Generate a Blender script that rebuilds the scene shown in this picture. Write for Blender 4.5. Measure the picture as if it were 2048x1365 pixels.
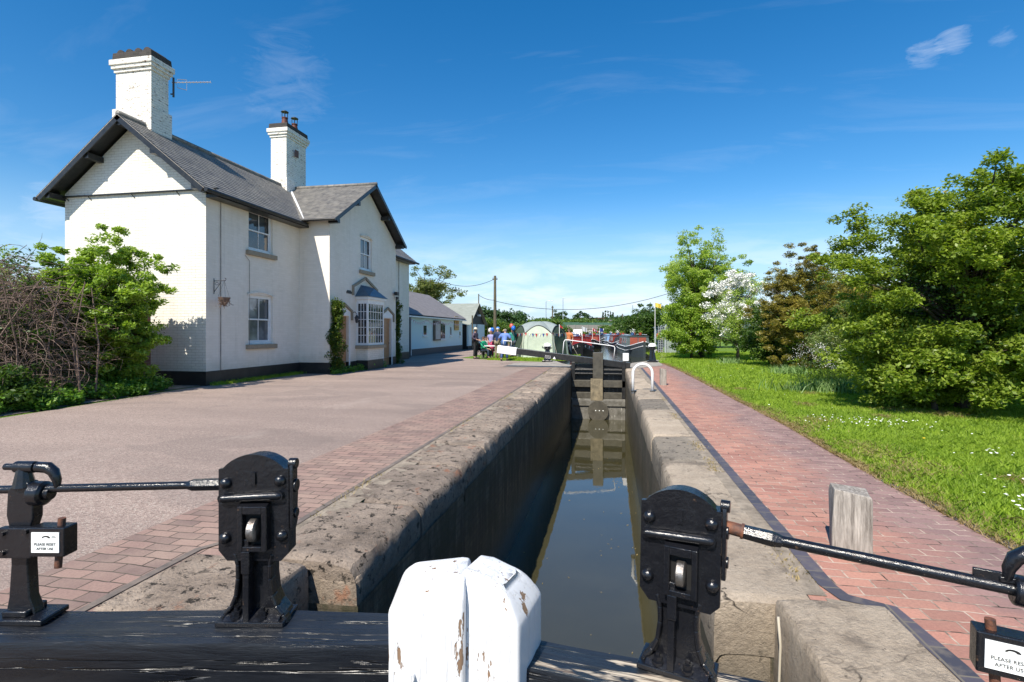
import bpy, bmesh, math, random
import numpy as np
from mathutils import Vector, Matrix, noise as mn
R = math.radians
random.seed(7); rng = np.random.default_rng(7)
S = bpy.context.scene
for o in list(bpy.data.objects): bpy.data.objects.remove(o)
COL = S.collection

# ------------------------------------------------------------------ camera, sky, sun
EYE = 1.52; F = 1052.0; TH = math.atan(198/F)
cam = bpy.data.cameras.new('camera'); co = bpy.data.objects.new('camera', cam); COL.objects.link(co)
co.location = (0, 0, EYE); co.rotation_euler = (R(90), 0, TH)
cam.sensor_width = 36; cam.lens = F/2048*36; cam.shift_y = -18.5/2048
cam.clip_start = 0.05; cam.clip_end = 3000
S.camera = co
S.view_settings.view_transform = 'Standard'; S.view_settings.look = 'None'
S.view_settings.exposure = 0.58; S.view_settings.gamma = 1
SUNV = Vector((0.25, 0.85, -1.0)).normalized()
sl = bpy.data.lights.new('sun', 'SUN'); sl.energy = 5.0; sl.angle = R(0.5); sl.color = (1, .93, .82)
so = bpy.data.objects.new('sun', sl); COL.objects.link(so)
so.rotation_euler = SUNV.to_track_quat('-Z', 'Y').to_euler()
W = bpy.data.worlds.new('World'); S.world = W; W.use_nodes = True
nt = W.node_tree; nt.nodes.clear()
def wn(t, **k):
    n = nt.nodes.new(t)
    for a, v in k.items(): setattr(n, a, v)
    return n
sky = wn('ShaderNodeTexSky', sky_type='NISHITA', sun_disc=False, sun_elevation=math.asin(-SUNV.z),
         sun_rotation=math.atan2(-SUNV.x, -SUNV.y), air_density=1.0, dust_density=0.25, ozone_density=2.2)
hs = wn('ShaderNodeHueSaturation'); hs.inputs['Saturation'].default_value = 1.42; hs.inputs['Value'].default_value = 1.0
nt.links.new(sky.outputs[0], hs.inputs['Color'])
geo = wn('ShaderNodeNewGeometry'); sep = wn('ShaderNodeSeparateXYZ')
tc = wn('ShaderNodeTexCoord'); nt.links.new(tc.outputs['Generated'], sep.inputs[0])
def wmath(op, a, b):
    n = wn('ShaderNodeMath', operation=op)
    for i, v in enumerate((a, b)):
        if isinstance(v, (int, float)): n.inputs[i].default_value = v
        else: nt.links.new(v, n.inputs[i])
    return n.outputs[0]
zc = wmath('MAXIMUM', sep.outputs['Z'], 0.0)
den = wmath('ADD', zc, 0.14)
cx = wmath('DIVIDE', sep.outputs['X'], den); cy = wmath('DIVIDE', sep.outputs['Y'], den)
cb = wn('ShaderNodeCombineXYZ'); nt.links.new(cx, cb.inputs[0]); nt.links.new(cy, cb.inputs[1])
def cloud(rot, scale, nscale, lo, hi, detail=7, dist=.6, loc=(0, 0, 0)):
    mp = wn('ShaderNodeMapping'); mp.inputs['Rotation'].default_value = (0, 0, rot); mp.inputs['Scale'].default_value = scale
    mp.inputs['Location'].default_value = loc
    nt.links.new(cb.outputs[0], mp.inputs[0])
    nz = wn('ShaderNodeTexNoise'); nz.inputs['Scale'].default_value = nscale; nz.inputs['Detail'].default_value = detail
    nz.inputs['Roughness'].default_value = .62; nz.inputs['Distortion'].default_value = dist
    nt.links.new(mp.outputs[0], nz.inputs['Vector'])
    rp = wn('ShaderNodeMapRange'); rp.inputs['From Min'].default_value = lo; rp.inputs['From Max'].default_value = hi
    nt.links.new(nz.outputs['Fac'], rp.inputs['Value'])
    return rp.outputs['Result']
c1 = cloud(R(35), (1.0, 3.2, 1), 1.1, .52, .95)
c2 = cloud(0, (1, 1, 1), 1.1, .455, .60, 8, .3, (3.1, 1.7, 0))
lowm = wn('ShaderNodeMapRange'); lowm.inputs['From Min'].default_value = .19; lowm.inputs['From Max'].default_value = .05
nt.links.new(sep.outputs['Z'], lowm.inputs['Value'])
c2 = wmath('MULTIPLY', c2, lowm.outputs['Result'])
c1 = wmath('MULTIPLY', c1, .14)
nrmv = wn('ShaderNodeVectorMath', operation='NORMALIZE'); nt.links.new(tc.outputs['Generated'], nrmv.inputs[0])
bn_ = wn('ShaderNodeTexNoise'); bn_.inputs['Scale'].default_value = 9; bn_.inputs['Detail'].default_value = 8; bn_.inputs['Distortion'].default_value = .8
mpn = wn('ShaderNodeMapping'); mpn.inputs['Scale'].default_value = (1, 1, 2.6); nt.links.new(nrmv.outputs[0], mpn.inputs[0]); nt.links.new(mpn.outputs[0], bn_.inputs['Vector']); bn_.inputs['Scale'].default_value = 16; bn_.inputs['Roughness'].default_value = .68
def puff(px, py, ang, k):
    d = Vector(((px-1024)/F, 1, (664-py)/F)); d = Vector((d.x*math.cos(TH)-d.y*math.sin(TH), d.y*math.cos(TH)+d.x*math.sin(TH), d.z)).normalized()
    dt = wn('ShaderNodeVectorMath', operation='DOT_PRODUCT'); nt.links.new(nrmv.outputs[0], dt.inputs[0]); dt.inputs[1].default_value = d
    r = wn('ShaderNodeMapRange'); r.inputs['From Min'].default_value = math.cos(R(ang)); r.inputs['From Max'].default_value = 1; nt.links.new(dt.outputs['Value'], r.inputs['Value'])
    s_ = wmath('ADD', r.outputs['Result'], wmath('MULTIPLY', wmath('SUBTRACT', bn_.outputs['Fac'], .5), 3.2)); m = wn('ShaderNodeMapRange'); m.inputs['From Min'].default_value = .35; m.inputs['From Max'].default_value = 1.3; nt.links.new(s_, m.inputs['Value'])
    return wmath('MULTIPLY', wmath('MULTIPLY', m.outputs['Result'], wmath('MINIMUM', wmath('MULTIPLY', r.outputs['Result'], 3.0), 1.0)), k)
pf = wmath('ADD', wmath('ADD', puff(1850, 110, 1.5, .22), wmath('ADD', puff(1905, 82, 1.4, .25), puff(2006, 70, 1.0, .15))), wmath('ADD', puff(570, 160, 5, .08), puff(105, 412, 2.2, .2)))
cf = wmath('MINIMUM', wmath('ADD', wmath('ADD', c1, pf), wmath('MULTIPLY', c2, .55)), .85)
hz = wn('ShaderNodeMapRange'); hz.inputs['From Min'].default_value = .26; hz.inputs['From Max'].default_value = -.02; hz.interpolation_type = 'SMOOTHSTEP'
nt.links.new(sep.outputs['Z'], hz.inputs['Value'])
hm = wn('ShaderNodeMix', data_type='RGBA'); nt.links.new(wmath('MULTIPLY', hz.outputs['Result'], .9), hm.inputs[0]); nt.links.new(hs.outputs[0], hm.inputs[6]); hm.inputs[7].default_value = (3.5, 4.9, 6.5, 1)
mx = wn('ShaderNodeMix', data_type='RGBA'); nt.links.new(cf, mx.inputs[0]); nt.links.new(hm.outputs[2], mx.inputs[6])
mx.inputs[7].default_value = (6.6, 7.0, 7.6, 1)
bg = wn('ShaderNodeBackground'); bg.inputs['Strength'].default_value = 0.110
nt.links.new(mx.outputs[2], bg.inputs['Color'])
wo = wn('ShaderNodeOutputWorld'); nt.links.new(bg.outputs[0], wo.inputs[0])

# ------------------------------------------------------------------ materials
def lin(r, g, b):
    f = lambda c: ((c/255+.055)/1.055)**2.4 if c > 10 else c/255/12.92
    return (f(r), f(g), f(b), 1)
class NT:
    def __init__(s, name):
        s.m = bpy.data.materials.new(name); s.m.use_nodes = True; s.t = s.m.node_tree
        s.p = s.t.nodes['Principled BSDF']; s.out = s.t.nodes['Material Output']
    def n(s, t, **k):
        x = s.t.nodes.new(t)
        for a, v in k.items(): setattr(x, a, v)
        return x
    def l(s, a, b): s.t.links.new(a, b)
    def math(s, op, a, b=0.0, c=None):
        x = s.n('ShaderNodeMath', operation=op)
        for i, v in enumerate((a, b) if c is None else (a, b, c)):
            if isinstance(v, (int, float)): x.inputs[i].default_value = v
            else: s.l(v, x.inputs[i])
        return x.outputs[0]
    def noise(s, scale, detail=5, rough=.6, vec=None, dist=0):
        x = s.n('ShaderNodeTexNoise'); x.inputs['Scale'].default_value = scale; x.inputs['Detail'].default_value = detail
        x.inputs['Roughness'].default_value = rough; x.inputs['Distortion'].default_value = dist
        if vec is not None: s.l(vec, x.inputs['Vector'])
        return x.outputs['Fac']
    def pos(s, scale=(1, 1, 1), rot=(0, 0, 0)):
        g = s.n('ShaderNodeNewGeometry'); mp = s.n('ShaderNodeMapping'); mp.inputs['Scale'].default_value = scale
        mp.inputs['Rotation'].default_value = rot
        s.l(g.outputs['Position'], mp.inputs[0]); return mp.outputs[0]
    def obj(s, scale=(1, 1, 1)):
        g = s.n('ShaderNodeTexCoord'); mp = s.n('ShaderNodeMapping'); mp.inputs['Scale'].default_value = scale
        s.l(g.outputs['Object'], mp.inputs[0]); return mp.outputs[0]
    def rng(s, v, a, b, c=0, d=1):
        x = s.n('ShaderNodeMapRange'); s.l(v, x.inputs['Value'])
        for k, q in zip(('From Min', 'From Max', 'To Min', 'To Max'), (a, b, c, d)): x.inputs[k].default_value = q
        return x.outputs['Result']
    def mix(s, f, a, b, blend='MIX'):
        x = s.n('ShaderNodeMix', data_type='RGBA', blend_type=blend)
        if isinstance(f, (int, float)): x.inputs[0].default_value = f
        else: s.l(f, x.inputs[0])
        for i, v in ((6, a), (7, b)):
            if isinstance(v, tuple): x.inputs[i].default_value = v
            else: s.l(v, x.inputs[i])
        return x.outputs[2]
    def col(s, c):
        if isinstance(c, tuple): s.p.inputs['Base Color'].default_value = c
        else: s.l(c, s.p.inputs['Base Color'])
    def bump(s, h, strength=.4, dist=.01):
        b = s.n('ShaderNodeBump'); b.inputs['Strength'].default_value = strength; b.inputs['Distance'].default_value = dist
        s.l(h, b.inputs['Height']); s.l(b.outputs[0], s.p.inputs['Normal']); return b
    def rough(s, v, spec=None):
        if isinstance(v, (int, float)): s.p.inputs['Roughness'].default_value = v
        else: s.l(v, s.p.inputs['Roughness'])
        if spec is not None: s.p.inputs['Specular IOR Level'].default_value = spec
def c4(c): return c if len(c) == 4 else (*c, 1)
def mat(name, a, b=None, rough=.6, scale=6, bump=0, bscale=None, metal=0, spec=.5, lo=.35, hi=.65, bd=.01, world=False):
    t = NT(name); a = c4(a); v = t.pos() if world else t.obj()
    if b is not None: t.col(t.mix(t.rng(t.noise(scale, 6, .65, v), lo, hi), a, c4(b)))
    else: t.col(a)
    t.rough(rough, spec); t.p.inputs['Metallic'].default_value = metal
    if bump: t.bump(t.noise(bscale or scale*4, 6, .7, v), bump, bd)
    return t.m
def uv_vec(t, mode, v=None):
    g = t.n('ShaderNodeNewGeometry'); sp = t.n('ShaderNodeSeparateXYZ'); t.l(g.outputs['Position'], sp.inputs[0])
    X, Y, Z = sp.outputs
    if mode == 'wall': u, w = t.math('ADD', X, Y), Z
    elif mode == 'floor': u, w = X, Y
    elif mode == 'floory': u, w = Y, X
    elif mode == 'roofy': u, w = Y, t.math('MULTIPLY', Z, 1.75)
    elif mode == 'roofx': u, w = X, t.math('MULTIPLY', Z, 1.9)
    c = t.n('ShaderNodeCombineXYZ'); t.l(u, c.inputs[0]); t.l(w, c.inputs[1]); return c.outputs[0], (X, Y, Z)
def brick(t, vec, w, h, c1, c2, mortar, ms=.008, off=.5, smooth=.1, bias=0):
    b = t.n('ShaderNodeTexBrick'); b.offset = off
    t.l(vec, b.inputs['Vector']); b.inputs['Scale'].default_value = 1
    b.inputs['Brick Width'].default_value = w; b.inputs['Row Height'].default_value = h
    b.inputs['Mortar Size'].default_value = ms; b.inputs['Mortar Smooth'].default_value = smooth; b.inputs['Bias'].default_value = bias
    for k, c in (('Color1', c1), ('Color2', c2), ('Mortar', mortar)): b.inputs[k].default_value = c4(c)
    return b

def m_painted_brick(name, peel=.0, base=(.80, .775, .715), bs=.6, mort=0):
    t = NT(name); vec, (X, Y, Z) = uv_vec(t, 'wall')
    dn = t.noise(2.5, 3, .5, t.pos())
    va = t.n('ShaderNodeVectorMath', operation='ADD'); t.l(vec, va.inputs[0])
    cbn = t.n('ShaderNodeCombineXYZ'); t.l(t.math('MULTIPLY', t.math('SUBTRACT', t.noise(14, 2, .5, t.pos()), .5), .022), cbn.inputs[1]); t.l(cbn.outputs[0], va.inputs[1])
    b = brick(t, va.outputs[0], .235, .078, (1, 1, 1), (.92, .92, .91), (.62+mort, .60+mort, .56+mort, 1), .007, smooth=.5)
    fade = t.rng(t.noise(3.2, 4, .6, t.pos()), .38, .9)
    br = t.mix(fade, b.outputs['Color'], (1, 1, 1, 1))
    big = t.mix(t.rng(t.noise(.6, 5, .6, t.pos((1, 1, .35))), .35, .7), (*base, 1), (base[0]*.93, base[1]*.91, base[2]*.86, 1))
    c = t.mix(1, big, br, 'MULTIPLY')
    stn = t.math('MULTIPLY', t.rng(t.noise(3.0, 6, .7, t.pos((1.4, 1.4, .09))), .52, .72), t.rng(t.noise(.7, 3, .6, t.pos()), .4, .6)); c = t.mix(t.math('MULTIPLY', stn, .28), c, (.38, .35, .27, 1))
    bs_ = t.rng(t.math('ADD', Z, t.math('MULTIPLY', t.noise(2.5, 6, .7, t.pos()), .9)), 1.25, .7); c = t.mix(t.math('MULTIPLY', bs_, .35), c, (.34, .33, .22, 1))
    nz = t.noise(7, 8, .75, t.pos((1, 1, 3.2)))
    pk = t.rng(nz, .705-peel, .72-peel)
    c = t.mix(pk, c, (.16, .10, .07, 1))
    t.col(c); t.rough(.62, .35)
    h = t.math('ADD', t.math('MULTIPLY', b.outputs['Fac'], -1.0), t.math('MULTIPLY', t.noise(30, 4, .6, t.pos()), .7))
    t.bump(h, bs, .008); return t.m
M = {}
M['white_brick'] = m_painted_brick('painted_brick')
M['white_front'] = m_painted_brick('smooth_painted_wall', -.02, (.83, .765, .68), .16, .30)
M['white_brick_worn'] = m_painted_brick('painted_brick_worn', .125)
def m_plain_paint(name, base):
    t = NT(name); big = t.mix(t.rng(t.noise(.9, 5, .6, t.pos((1, 1, .4))), .3, .7), (*base, 1), (base[0]*.94, base[1]*.93, base[2]*.9, 1))
    t.col(big); t.rough(.6, .3); t.bump(t.noise(25, 4, .6, t.pos()), .25, .006); return t.m
M['blue_wall'] = m_plain_paint('pale_blue_render', (.62, .76, .78))
M['black_plinth'] = mat('black_plinth_paint', (.012, .012, .012), (.03, .028, .025), .45, 3, .3, 20)
def m_slate(name, mode, base=(.135, .13, .128)):
    t = NT(name); vec, _ = uv_vec(t, mode)
    b = brick(t, vec, .27, .33, (base[0]*1.35, base[1]*1.3, base[2]*1.25), (base[0]*.65, base[1]*.65, base[2]*.7), (.025, .024, .024), .006, smooth=0)
    n1 = t.rng(t.noise(5, 7, .7, t.pos()), .35, .75)
    c = t.mix(n1, b.outputs['Color'], (.27, .255, .22, 1))
    c = t.mix(t.rng(t.noise(22, 5, .7, t.pos()), .62, .7), c, (.27, .25, .17, 1))
    t.col(c); t.rough(.55, .5); t.bump(t.math('ADD', t.math('MULTIPLY', b.outputs['Fac'], -1), t.noise(18, 4, .6, t.pos())), .5, .008); return t.m
M['slate_y'] = m_slate('roof_slate_main', 'roofy'); M['slate_x'] = m_slate('roof_slate_gable', 'roofx', (.125, .12, .115))
M['felt'] = mat('grey_roof_felt', (.15, .14, .145), (.21, .195, .2), .9, 3, .3, 60)
M['felt2'] = mat('pale_sheet_roof', (.2, .22, .19), (.26, .28, .25), .85, 2, .2, 40)
M['black_wood'] = mat('black_painted_wood', (.01, .01, .011), (.025, .024, .022), .35, 8, .3, 40)
M['white_wood'] = mat('white_painted_joinery', (.8, .8, .79), (.72, .72, .71), .35, 8, .1, 40)
M['stone_sill'] = mat('buff_stone_trim', (.33, .27, .19), (.25, .21, .15), .7, 10, .2, 50)
M['lead'] = mat('blue_grey_lead', (.09, .13, .17), (.13, .18, .22), .45, 6, .1, 20, metal=.3)
M['pine'] = mat('varnished_pine', (.42, .22, .10), (.33, .16, .07), .4, 9, .15, 40)
def m_glass(name, col=(.02, .025, .03)):
    t = NT(name); t.col(t.mix(t.rng(t.noise(1.3, 3, .5, t.pos()), .4, .6), (*col, 1), (col[0]*3, col[1]*3, col[2]*3, 1)))
    t.rough(.04, 1.0); t.bump(t.noise(2.5, 2, .5, t.pos()), .12, .02); return t.m
M['glass'] = m_glass('window_glass'); M['curtain'] = mat('net_curtain', (.42, .44, .45), (.3, .32, .34), .8, 5, world=True)
M['brick_red'] = None
def m_red_brick(name, c1=(.23, .075, .045), c2=(.13, .05, .035), mort=(.22, .19, .16)):
    t = NT(name); vec, _ = uv_vec(t, 'wall'); b = brick(t, vec, .235, .078, c1, c2, mort, .007)
    t.col(t.mix(t.rng(t.noise(4, 5, .6, t.pos()), .45, .8), b.outputs['Color'], (.06, .05, .035, 1))); t.rough(.85)
    t.bump(t.math('ADD', t.math('MULTIPLY', b.outputs['Fac'], -1), t.noise(30, 4, .6, t.pos())), .6, .008); return t.m
M['brick_red'] = m_red_brick('old_red_brick'); M['brick_dark'] = m_red_brick('sooty_brick', (.05, .04, .038), (.025, .022, .02), (.05, .045, .04))
M['terracotta'] = mat('terracotta', (.13, .03, .018), (.06, .02, .015), .7, 8, .2, 40)
M['steel'] = mat('worn_steel', (.30, .28, .26), (.09, .06, .045), .38, 40, .3, 160, metal=.9, lo=.45, hi=.7)
M['aluminium'] = mat('aluminium', (.5, .5, .5), None, .4, metal=.8)
M['rust'] = mat('rusty_iron', (.2, .07, .03), (.05, .03, .025), .6, 30, .4, 120)
M['pot_metal'] = mat('dark_metal', (.03, .03, .03), None, .5)

def m_tarmac():
    t = NT('pinkish_tarmac'); P = t.pos()
    v = t.n('ShaderNodeTexVoronoi'); v.inputs['Scale'].default_value = 75; t.l(P, v.inputs['Vector'])
    sp = t.n('ShaderNodeSeparateColor'); t.l(v.outputs['Color'], sp.inputs[0])
    base = t.mix(sp.outputs[0], (.24, .18, .152, 1), (.47, .362, .305, 1))
    base = t.mix(t.rng(sp.outputs[1], .9, .97), base, (.5, .43, .36, 1))
    base = t.mix(t.rng(t.noise(260, 3, .6, P), .52, .68), base, (.09, .075, .065, 1))
    big = t.rng(t.noise(.35, 6, .62, t.pos((.35, 1.2, 1), (0, 0, R(18)))), .38, .68)
    base = t.mix(t.math('MULTIPLY', big, .72), base, (.19, .148, .13, 1))
    pat = t.rng(t.noise(.55, 3, .45, t.pos((.6, 1, 1))), .56, .575); base = t.mix(t.math('MULTIPLY', pat, .22), base, (.14, .115, .105, 1))
    spot = t.rng(t.noise(2.1, 6, .7, P), .63, .74)
    base = t.mix(t.math('MULTIPLY', spot, .45), base, (.13, .11, .10, 1))
    lt = t.rng(t.noise(.8, 5, .7, t.pos((1, .4, 1))), .58, .75); base = t.mix(t.math('MULTIPLY', lt, .4), base, (.48, .41, .35, 1))
    t.col(base); t.rough(.9, .25); t.bump(t.math('ADD', v.outputs['Distance'], t.noise(200, 3, .6, P)), .7, .006); return t.m
M['tarmac'] = m_tarmac()
def m_pavers(name, c1, c2, c3, mort, split=None, w=.222, h=.112):
    t = NT(name); vec, (X, Y, Z) = uv_vec(t, 'floor')
    nv = t.n('ShaderNodeVectorMath', operation='ADD'); t.l(vec, nv.inputs[0])
    q = t.n('ShaderNodeCombineXYZ')
    t.l(t.math('MULTIPLY', t.math('SUBTRACT', t.noise(1.7, 3, .6, t.pos()), .5), .09), q.inputs[1])
    t.l(t.math('MULTIPLY', t.math('SUBTRACT', t.noise(6, 2, .6, t.pos()), .5), .02), q.inputs[0])
    t.l(q.outputs[0], nv.inputs[1])
    b = brick(t, nv.outputs[0], w, h, c1, c2, mort, .0052, smooth=.25)
    b2 = brick(t, nv.outputs[0], w, h, (0, 0, 0), (1, 1, 1), (0, 0, 0), .0001)
    fl = t.n('ShaderNodeVectorMath', operation='SNAP'); t.l(nv.outputs[0], fl.inputs[0]); fl.inputs[1].default_value = (w, h, 1)
    wn_ = t.n('ShaderNodeTexWhiteNoise'); t.l(fl.outputs[0], wn_.inputs[0])
    c = b.outputs['Color']
    c = t.mix(t.math('MULTIPLY', t.rng(t.noise(2.2, 4, .6, t.pos()), .4, .7), .5), c, c4(c3))
    if split is not None:
        f = t.rng(t.math('ADD', X, t.math('MULTIPLY', t.math('SUBTRACT', t.noise(1.3, 4, .6, t.pos()), .5), 1.2)), split-.25, split+.35)
        b3 = brick(t, nv.outputs[0], w, h, (.22, .14, .13), (.32, .205, .185), mort, .0052, smooth=.25)
        c = t.mix(f, c, b3.outputs['Color'])
    c = t.mix(t.math('MULTIPLY', t.rng(t.noise(60, 5, .7, t.pos()), .4, .75), .35), c, (.08, .05, .045, 1))
    mo = t.rng(b.outputs['Fac'], .4, .9)
    mc = t.mix(t.rng(t.noise(4.5, 4, .65, t.pos()), .42, .6), c4(mort), (.05, .04, .03, 1))
    c = t.mix(mo, c, mc)
    t.col(c); t.rough(.8, .3)
    t.bump(t.math('ADD', t.math('MULTIPLY', b.outputs['Fac'], -1.2), t.math('MULTIPLY', t.noise(50, 5, .7, t.pos()), .8)), .6, .006)
    return t.m
M['pavers_red'] = m_pavers('red_brick_paving', (.50, .245, .18), (.32, .155, .12), (.36, .22, .165), (.48, .38, .30), 2.0)
M['pavers_mauve'] = m_pavers('mauve_brick_paving', (.33, .215, .175), (.20, .14, .12), (.42, .31, .24), (.11, .09, .07))
def m_edging():
    t = NT('blue_engineering_brick'); vec, _ = uv_vec(t, 'floory'); b = brick(t, vec, .22, .5, (.05, .05, .065), (.09, .08, .10), (.16, .14, .11), .006)
    t.col(t.mix(t.rng(t.noise(9, 5, .7, t.pos()), .5, .75), b.outputs['Color'], (.15, .13, .11, 1))); t.rough(.6); t.bump(b.outputs['Fac'], -.4, .005); return t.m
M['edging'] = m_edging(); M['edging_dull'] = mat('worn_dark_edging', (.10, .085, .075), (.20, .16, .13), .8, 6, .4, 30, world=True)
def m_stone(name, a, b, lichen, sp=.0, red=None, side=(.15, .13, .10)):
    t = NT(name); P = t.pos()
    c = t.mix(t.rng(t.noise(2.3, 8, .7, P), .35, .68), c4(a), c4(b))
    c = t.mix(t.math('MULTIPLY', t.rng(t.noise(38, 6, .75, P), .4, .7), .45), c, c4(tuple(x*.45 for x in b)))
    if red: c = t.mix(t.rng(t.noise(3.7, 6, .7, t.pos((1, .7, 1))), .60, .68), c, c4(red))
    v = t.noise(11, 8, .78, P); c = t.mix(t.rng(v, lichen-.035, lichen), c, (.035, .030, .025, 1)); oi = t.n('ShaderNodeObjectInfo'); c = t.mix(1, c, t.mix(oi.outputs['Random'], (.72, .70, .68, 1), (1.12, 1.08, 1.02, 1)), 'MULTIPLY'); ck = t.rng(t.math('ABSOLUTE', t.math('SUBTRACT', t.noise(.9, 5, .6, P, .8), .5)), .007, 0); c = t.mix(t.math('MULTIPLY', ck, t.rng(t.noise(1.7, 2, .5, P), .5, .6)), c, (.02, .018, .015, 1))
    v2 = t.noise(1.1, 7, .75, t.pos((1, .8, 1))); c = t.mix(t.math('MULTIPLY', t.rng(v2, .53, .62), .62), c, (.10, .085, .07, 1))
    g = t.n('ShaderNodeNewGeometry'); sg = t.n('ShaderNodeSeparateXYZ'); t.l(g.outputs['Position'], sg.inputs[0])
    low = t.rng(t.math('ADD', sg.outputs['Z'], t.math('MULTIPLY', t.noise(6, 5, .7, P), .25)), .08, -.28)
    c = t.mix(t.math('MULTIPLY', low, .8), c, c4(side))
    t.col(c); t.rough(.88, .25)
    t.bump(t.math('ADD', t.noise(9, 8, .75, P), t.math('MULTIPLY', t.noise(60, 5, .75, P), .45)), 1, .03); return t.m
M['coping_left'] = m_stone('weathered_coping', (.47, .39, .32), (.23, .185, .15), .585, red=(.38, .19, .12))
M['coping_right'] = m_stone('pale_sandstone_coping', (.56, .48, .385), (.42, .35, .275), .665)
M['coping_dark'] = m_stone('dark_lichen_coping', (.22, .2, .17), (.33, .29, .24), .6)
def m_lockwall():
    t = NT('wet_lock_brickwork'); vec, (X, Y, Z) = uv_vec(t, 'wall')
    b = brick(t, vec, .24, .08, (.20, .155, .10), (.13, .10, .07), (.10, .085, .06), .008)
    st = t.noise(5, 8, .75, t.pos((1.2, 1.2, .13)))
    c = t.mix(t.rng(st, .38, .62), b.outputs['Color'], (.03, .027, .018, 1))
    c = t.mix(t.rng(t.noise(9, 8, .8, t.pos((1, 1, .3))), .6, .72), c, (.26, .24, .17, 1)); c = t.mix(t.rng(t.noise(2.2, 7, .8, t.pos((1, 1, .5))), .45, .6), c, (.045, .042, .022, 1))
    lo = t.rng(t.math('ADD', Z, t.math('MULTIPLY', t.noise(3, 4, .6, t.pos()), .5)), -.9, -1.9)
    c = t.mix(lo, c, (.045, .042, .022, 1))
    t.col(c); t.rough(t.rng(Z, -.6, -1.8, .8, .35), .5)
    t.bump(t.math('ADD', t.math('MULTIPLY', b.outputs['Fac'], -.5), t.noise(14, 7, .75, t.pos())), .9, .02); return t.m
M['lockwall'] = m_lockwall()
def m_water(name, col, rough=.02, bs=.05):
    t = NT(name); t.col(t.mix(t.rng(t.noise(.7, 4, .6, t.pos()), .3, .7), c4(col), c4(tuple(x*.8 for x in col)))); t.rough(rough); t.p.inputs['IOR'].default_value = 1.95
    t.p.inputs['Specular IOR Level'].default_value = .5
    t.bump(t.math('ADD', t.noise(3, 3, .5, t.pos((1, .5, 1))), t.math('MULTIPLY', t.noise(14, 3, .5, t.pos()), .15)), bs, .05); return t.m
M['water'] = m_water('murky_lock_water', (.052, .047, .022), .015, .03); M['canal_water'] = m_water('canal_water', (.05, .055, .03), .04, .25)
def m_ground():
    t = NT('grassy_earth'); P = t.pos()
    c = t.mix(t.rng(t.noise(1.6, 6, .7, P), .35, .65), (.13, .22, .025, 1), (.19, .29, .04, 1))
    c = t.mix(t.rng(t.noise(55, 5, .7, P), .4, .7), c, (.05, .11, .015, 1))
    c = t.mix(t.rng(t.noise(2.6, 6, .75, P), .63, .72), c, (.25, .2, .09, 1))
    t.col(c); t.rough(.9, .2); t.bump(t.noise(40, 6, .8, P), 1, .03); return t.m
M['ground'] = m_ground()
M['earth'] = mat('bare_gravel_earth', (.36, .30, .23), (.17, .14, .105), .95, 7, .8, 60, bd=.015, world=True)
def m_leaf(name, a, b, c=None, rough=.45, trans=.35, spec=.4, patch=0):
    t = NT(name); g = t.n('ShaderNodeNewGeometry'); r = g.outputs['Random Per Island']
    if patch: r = t.math('ADD', t.math('MULTIPLY', r, .55), t.rng(t.noise(patch, 5, .7, g.outputs['Position']), .36, .66, 0, .5))
    cr = t.n('ShaderNodeValToRGB'); e = cr.color_ramp.elements; e[0].color = c4(a); e[1].color = c4(b)
    if c: x = cr.color_ramp.elements.new(.93); x.color = c4(b); e = cr.color_ramp.elements; e[-1].color = c4(c); e[-1].position = 1
    t.l(r, cr.inputs[0]); t.col(cr.outputs[0]); t.rough(rough, spec)
    tb = t.n('ShaderNodeBsdfTranslucent'); t.l(t.mix(1, cr.outputs[0], (1.5, 1.6, .7, 1), 'MULTIPLY'), tb.inputs[0])
    ms = t.n('ShaderNodeMixShader'); ms.inputs[0].default_value = trans
    t.l(t.p.outputs[0], ms.inputs[1]); t.l(tb.outputs[0], ms.inputs[2]); t.l(ms.outputs[0], t.out.inputs[0]); return t.m
M['leaf_big'] = m_leaf('broad_green_leaf', (.09, .15, .018), (.30, .38, .05), (.46, .32, .09), patch=1.3, trans=.4)
M['leaf_shrub'] = m_leaf('bright_shrub_leaf', (.09, .18, .02), (.34, .46, .06), (.45, .5, .11), patch=1.6)
M['leaf_ash'] = m_leaf('fresh_spring_leaf', (.18, .27, .05), (.46, .55, .14), patch=1.2, trans=.5)
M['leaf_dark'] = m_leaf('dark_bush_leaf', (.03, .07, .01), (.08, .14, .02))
M['leaf_yew'] = m_leaf('bronze_conifer_leaf', (.09, .09, .014), (.27, .22, .03), (.4, .3, .05), trans=.2, patch=1.5)
M['leaf_ivy'] = m_leaf('ivy_leaf', (.05, .13, .02), (.20, .36, .05), (.3, .42, .09))
M['leaf_far'] = m_leaf('far_hedge_leaf', (.06, .12, .02), (.14, .22, .04))
M['leaf_fardark'] = m_leaf('far_tree_leaf', (.04, .085, .03), (.075, .13, .045))
M['leaf_olive'] = m_leaf('olive_tree_leaf', (.10, .13, .03), (.2, .22, .06))
M['leaf_pale'] = m_leaf('pale_shrub_leaf', (.10, .16, .035), (.22, .28, .08), (.35, .3, .15))
M['leaf_climber'] = m_leaf('climber_leaf', (.035, .075, .012), (.10, .15, .02), (.3, .28, .03))
M['blossom'] = m_leaf('white_blossom', (.7, .7, .66), (.88, .88, .84), rough=.7, trans=.0)
M['grass'] = m_leaf('grass_blade', (.15, .26, .02), (.38, .50, .05), (.55, .50, .18), rough=.55, trans=.4, patch=1.1)
M['straw'] = m_leaf('dry_grass', (.3, .22, .1), (.42, .33, .17), rough=.7)
M['daff'] = m_leaf('blue_green_blade', (.14, .26, .08), (.34, .46, .18), rough=.4)
M['petal'] = mat('white_petal', (.85, .85, .8), None, .7); M['petal_y'] = mat('yellow_petal', (.8, .55, .02), None, .7)
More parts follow.
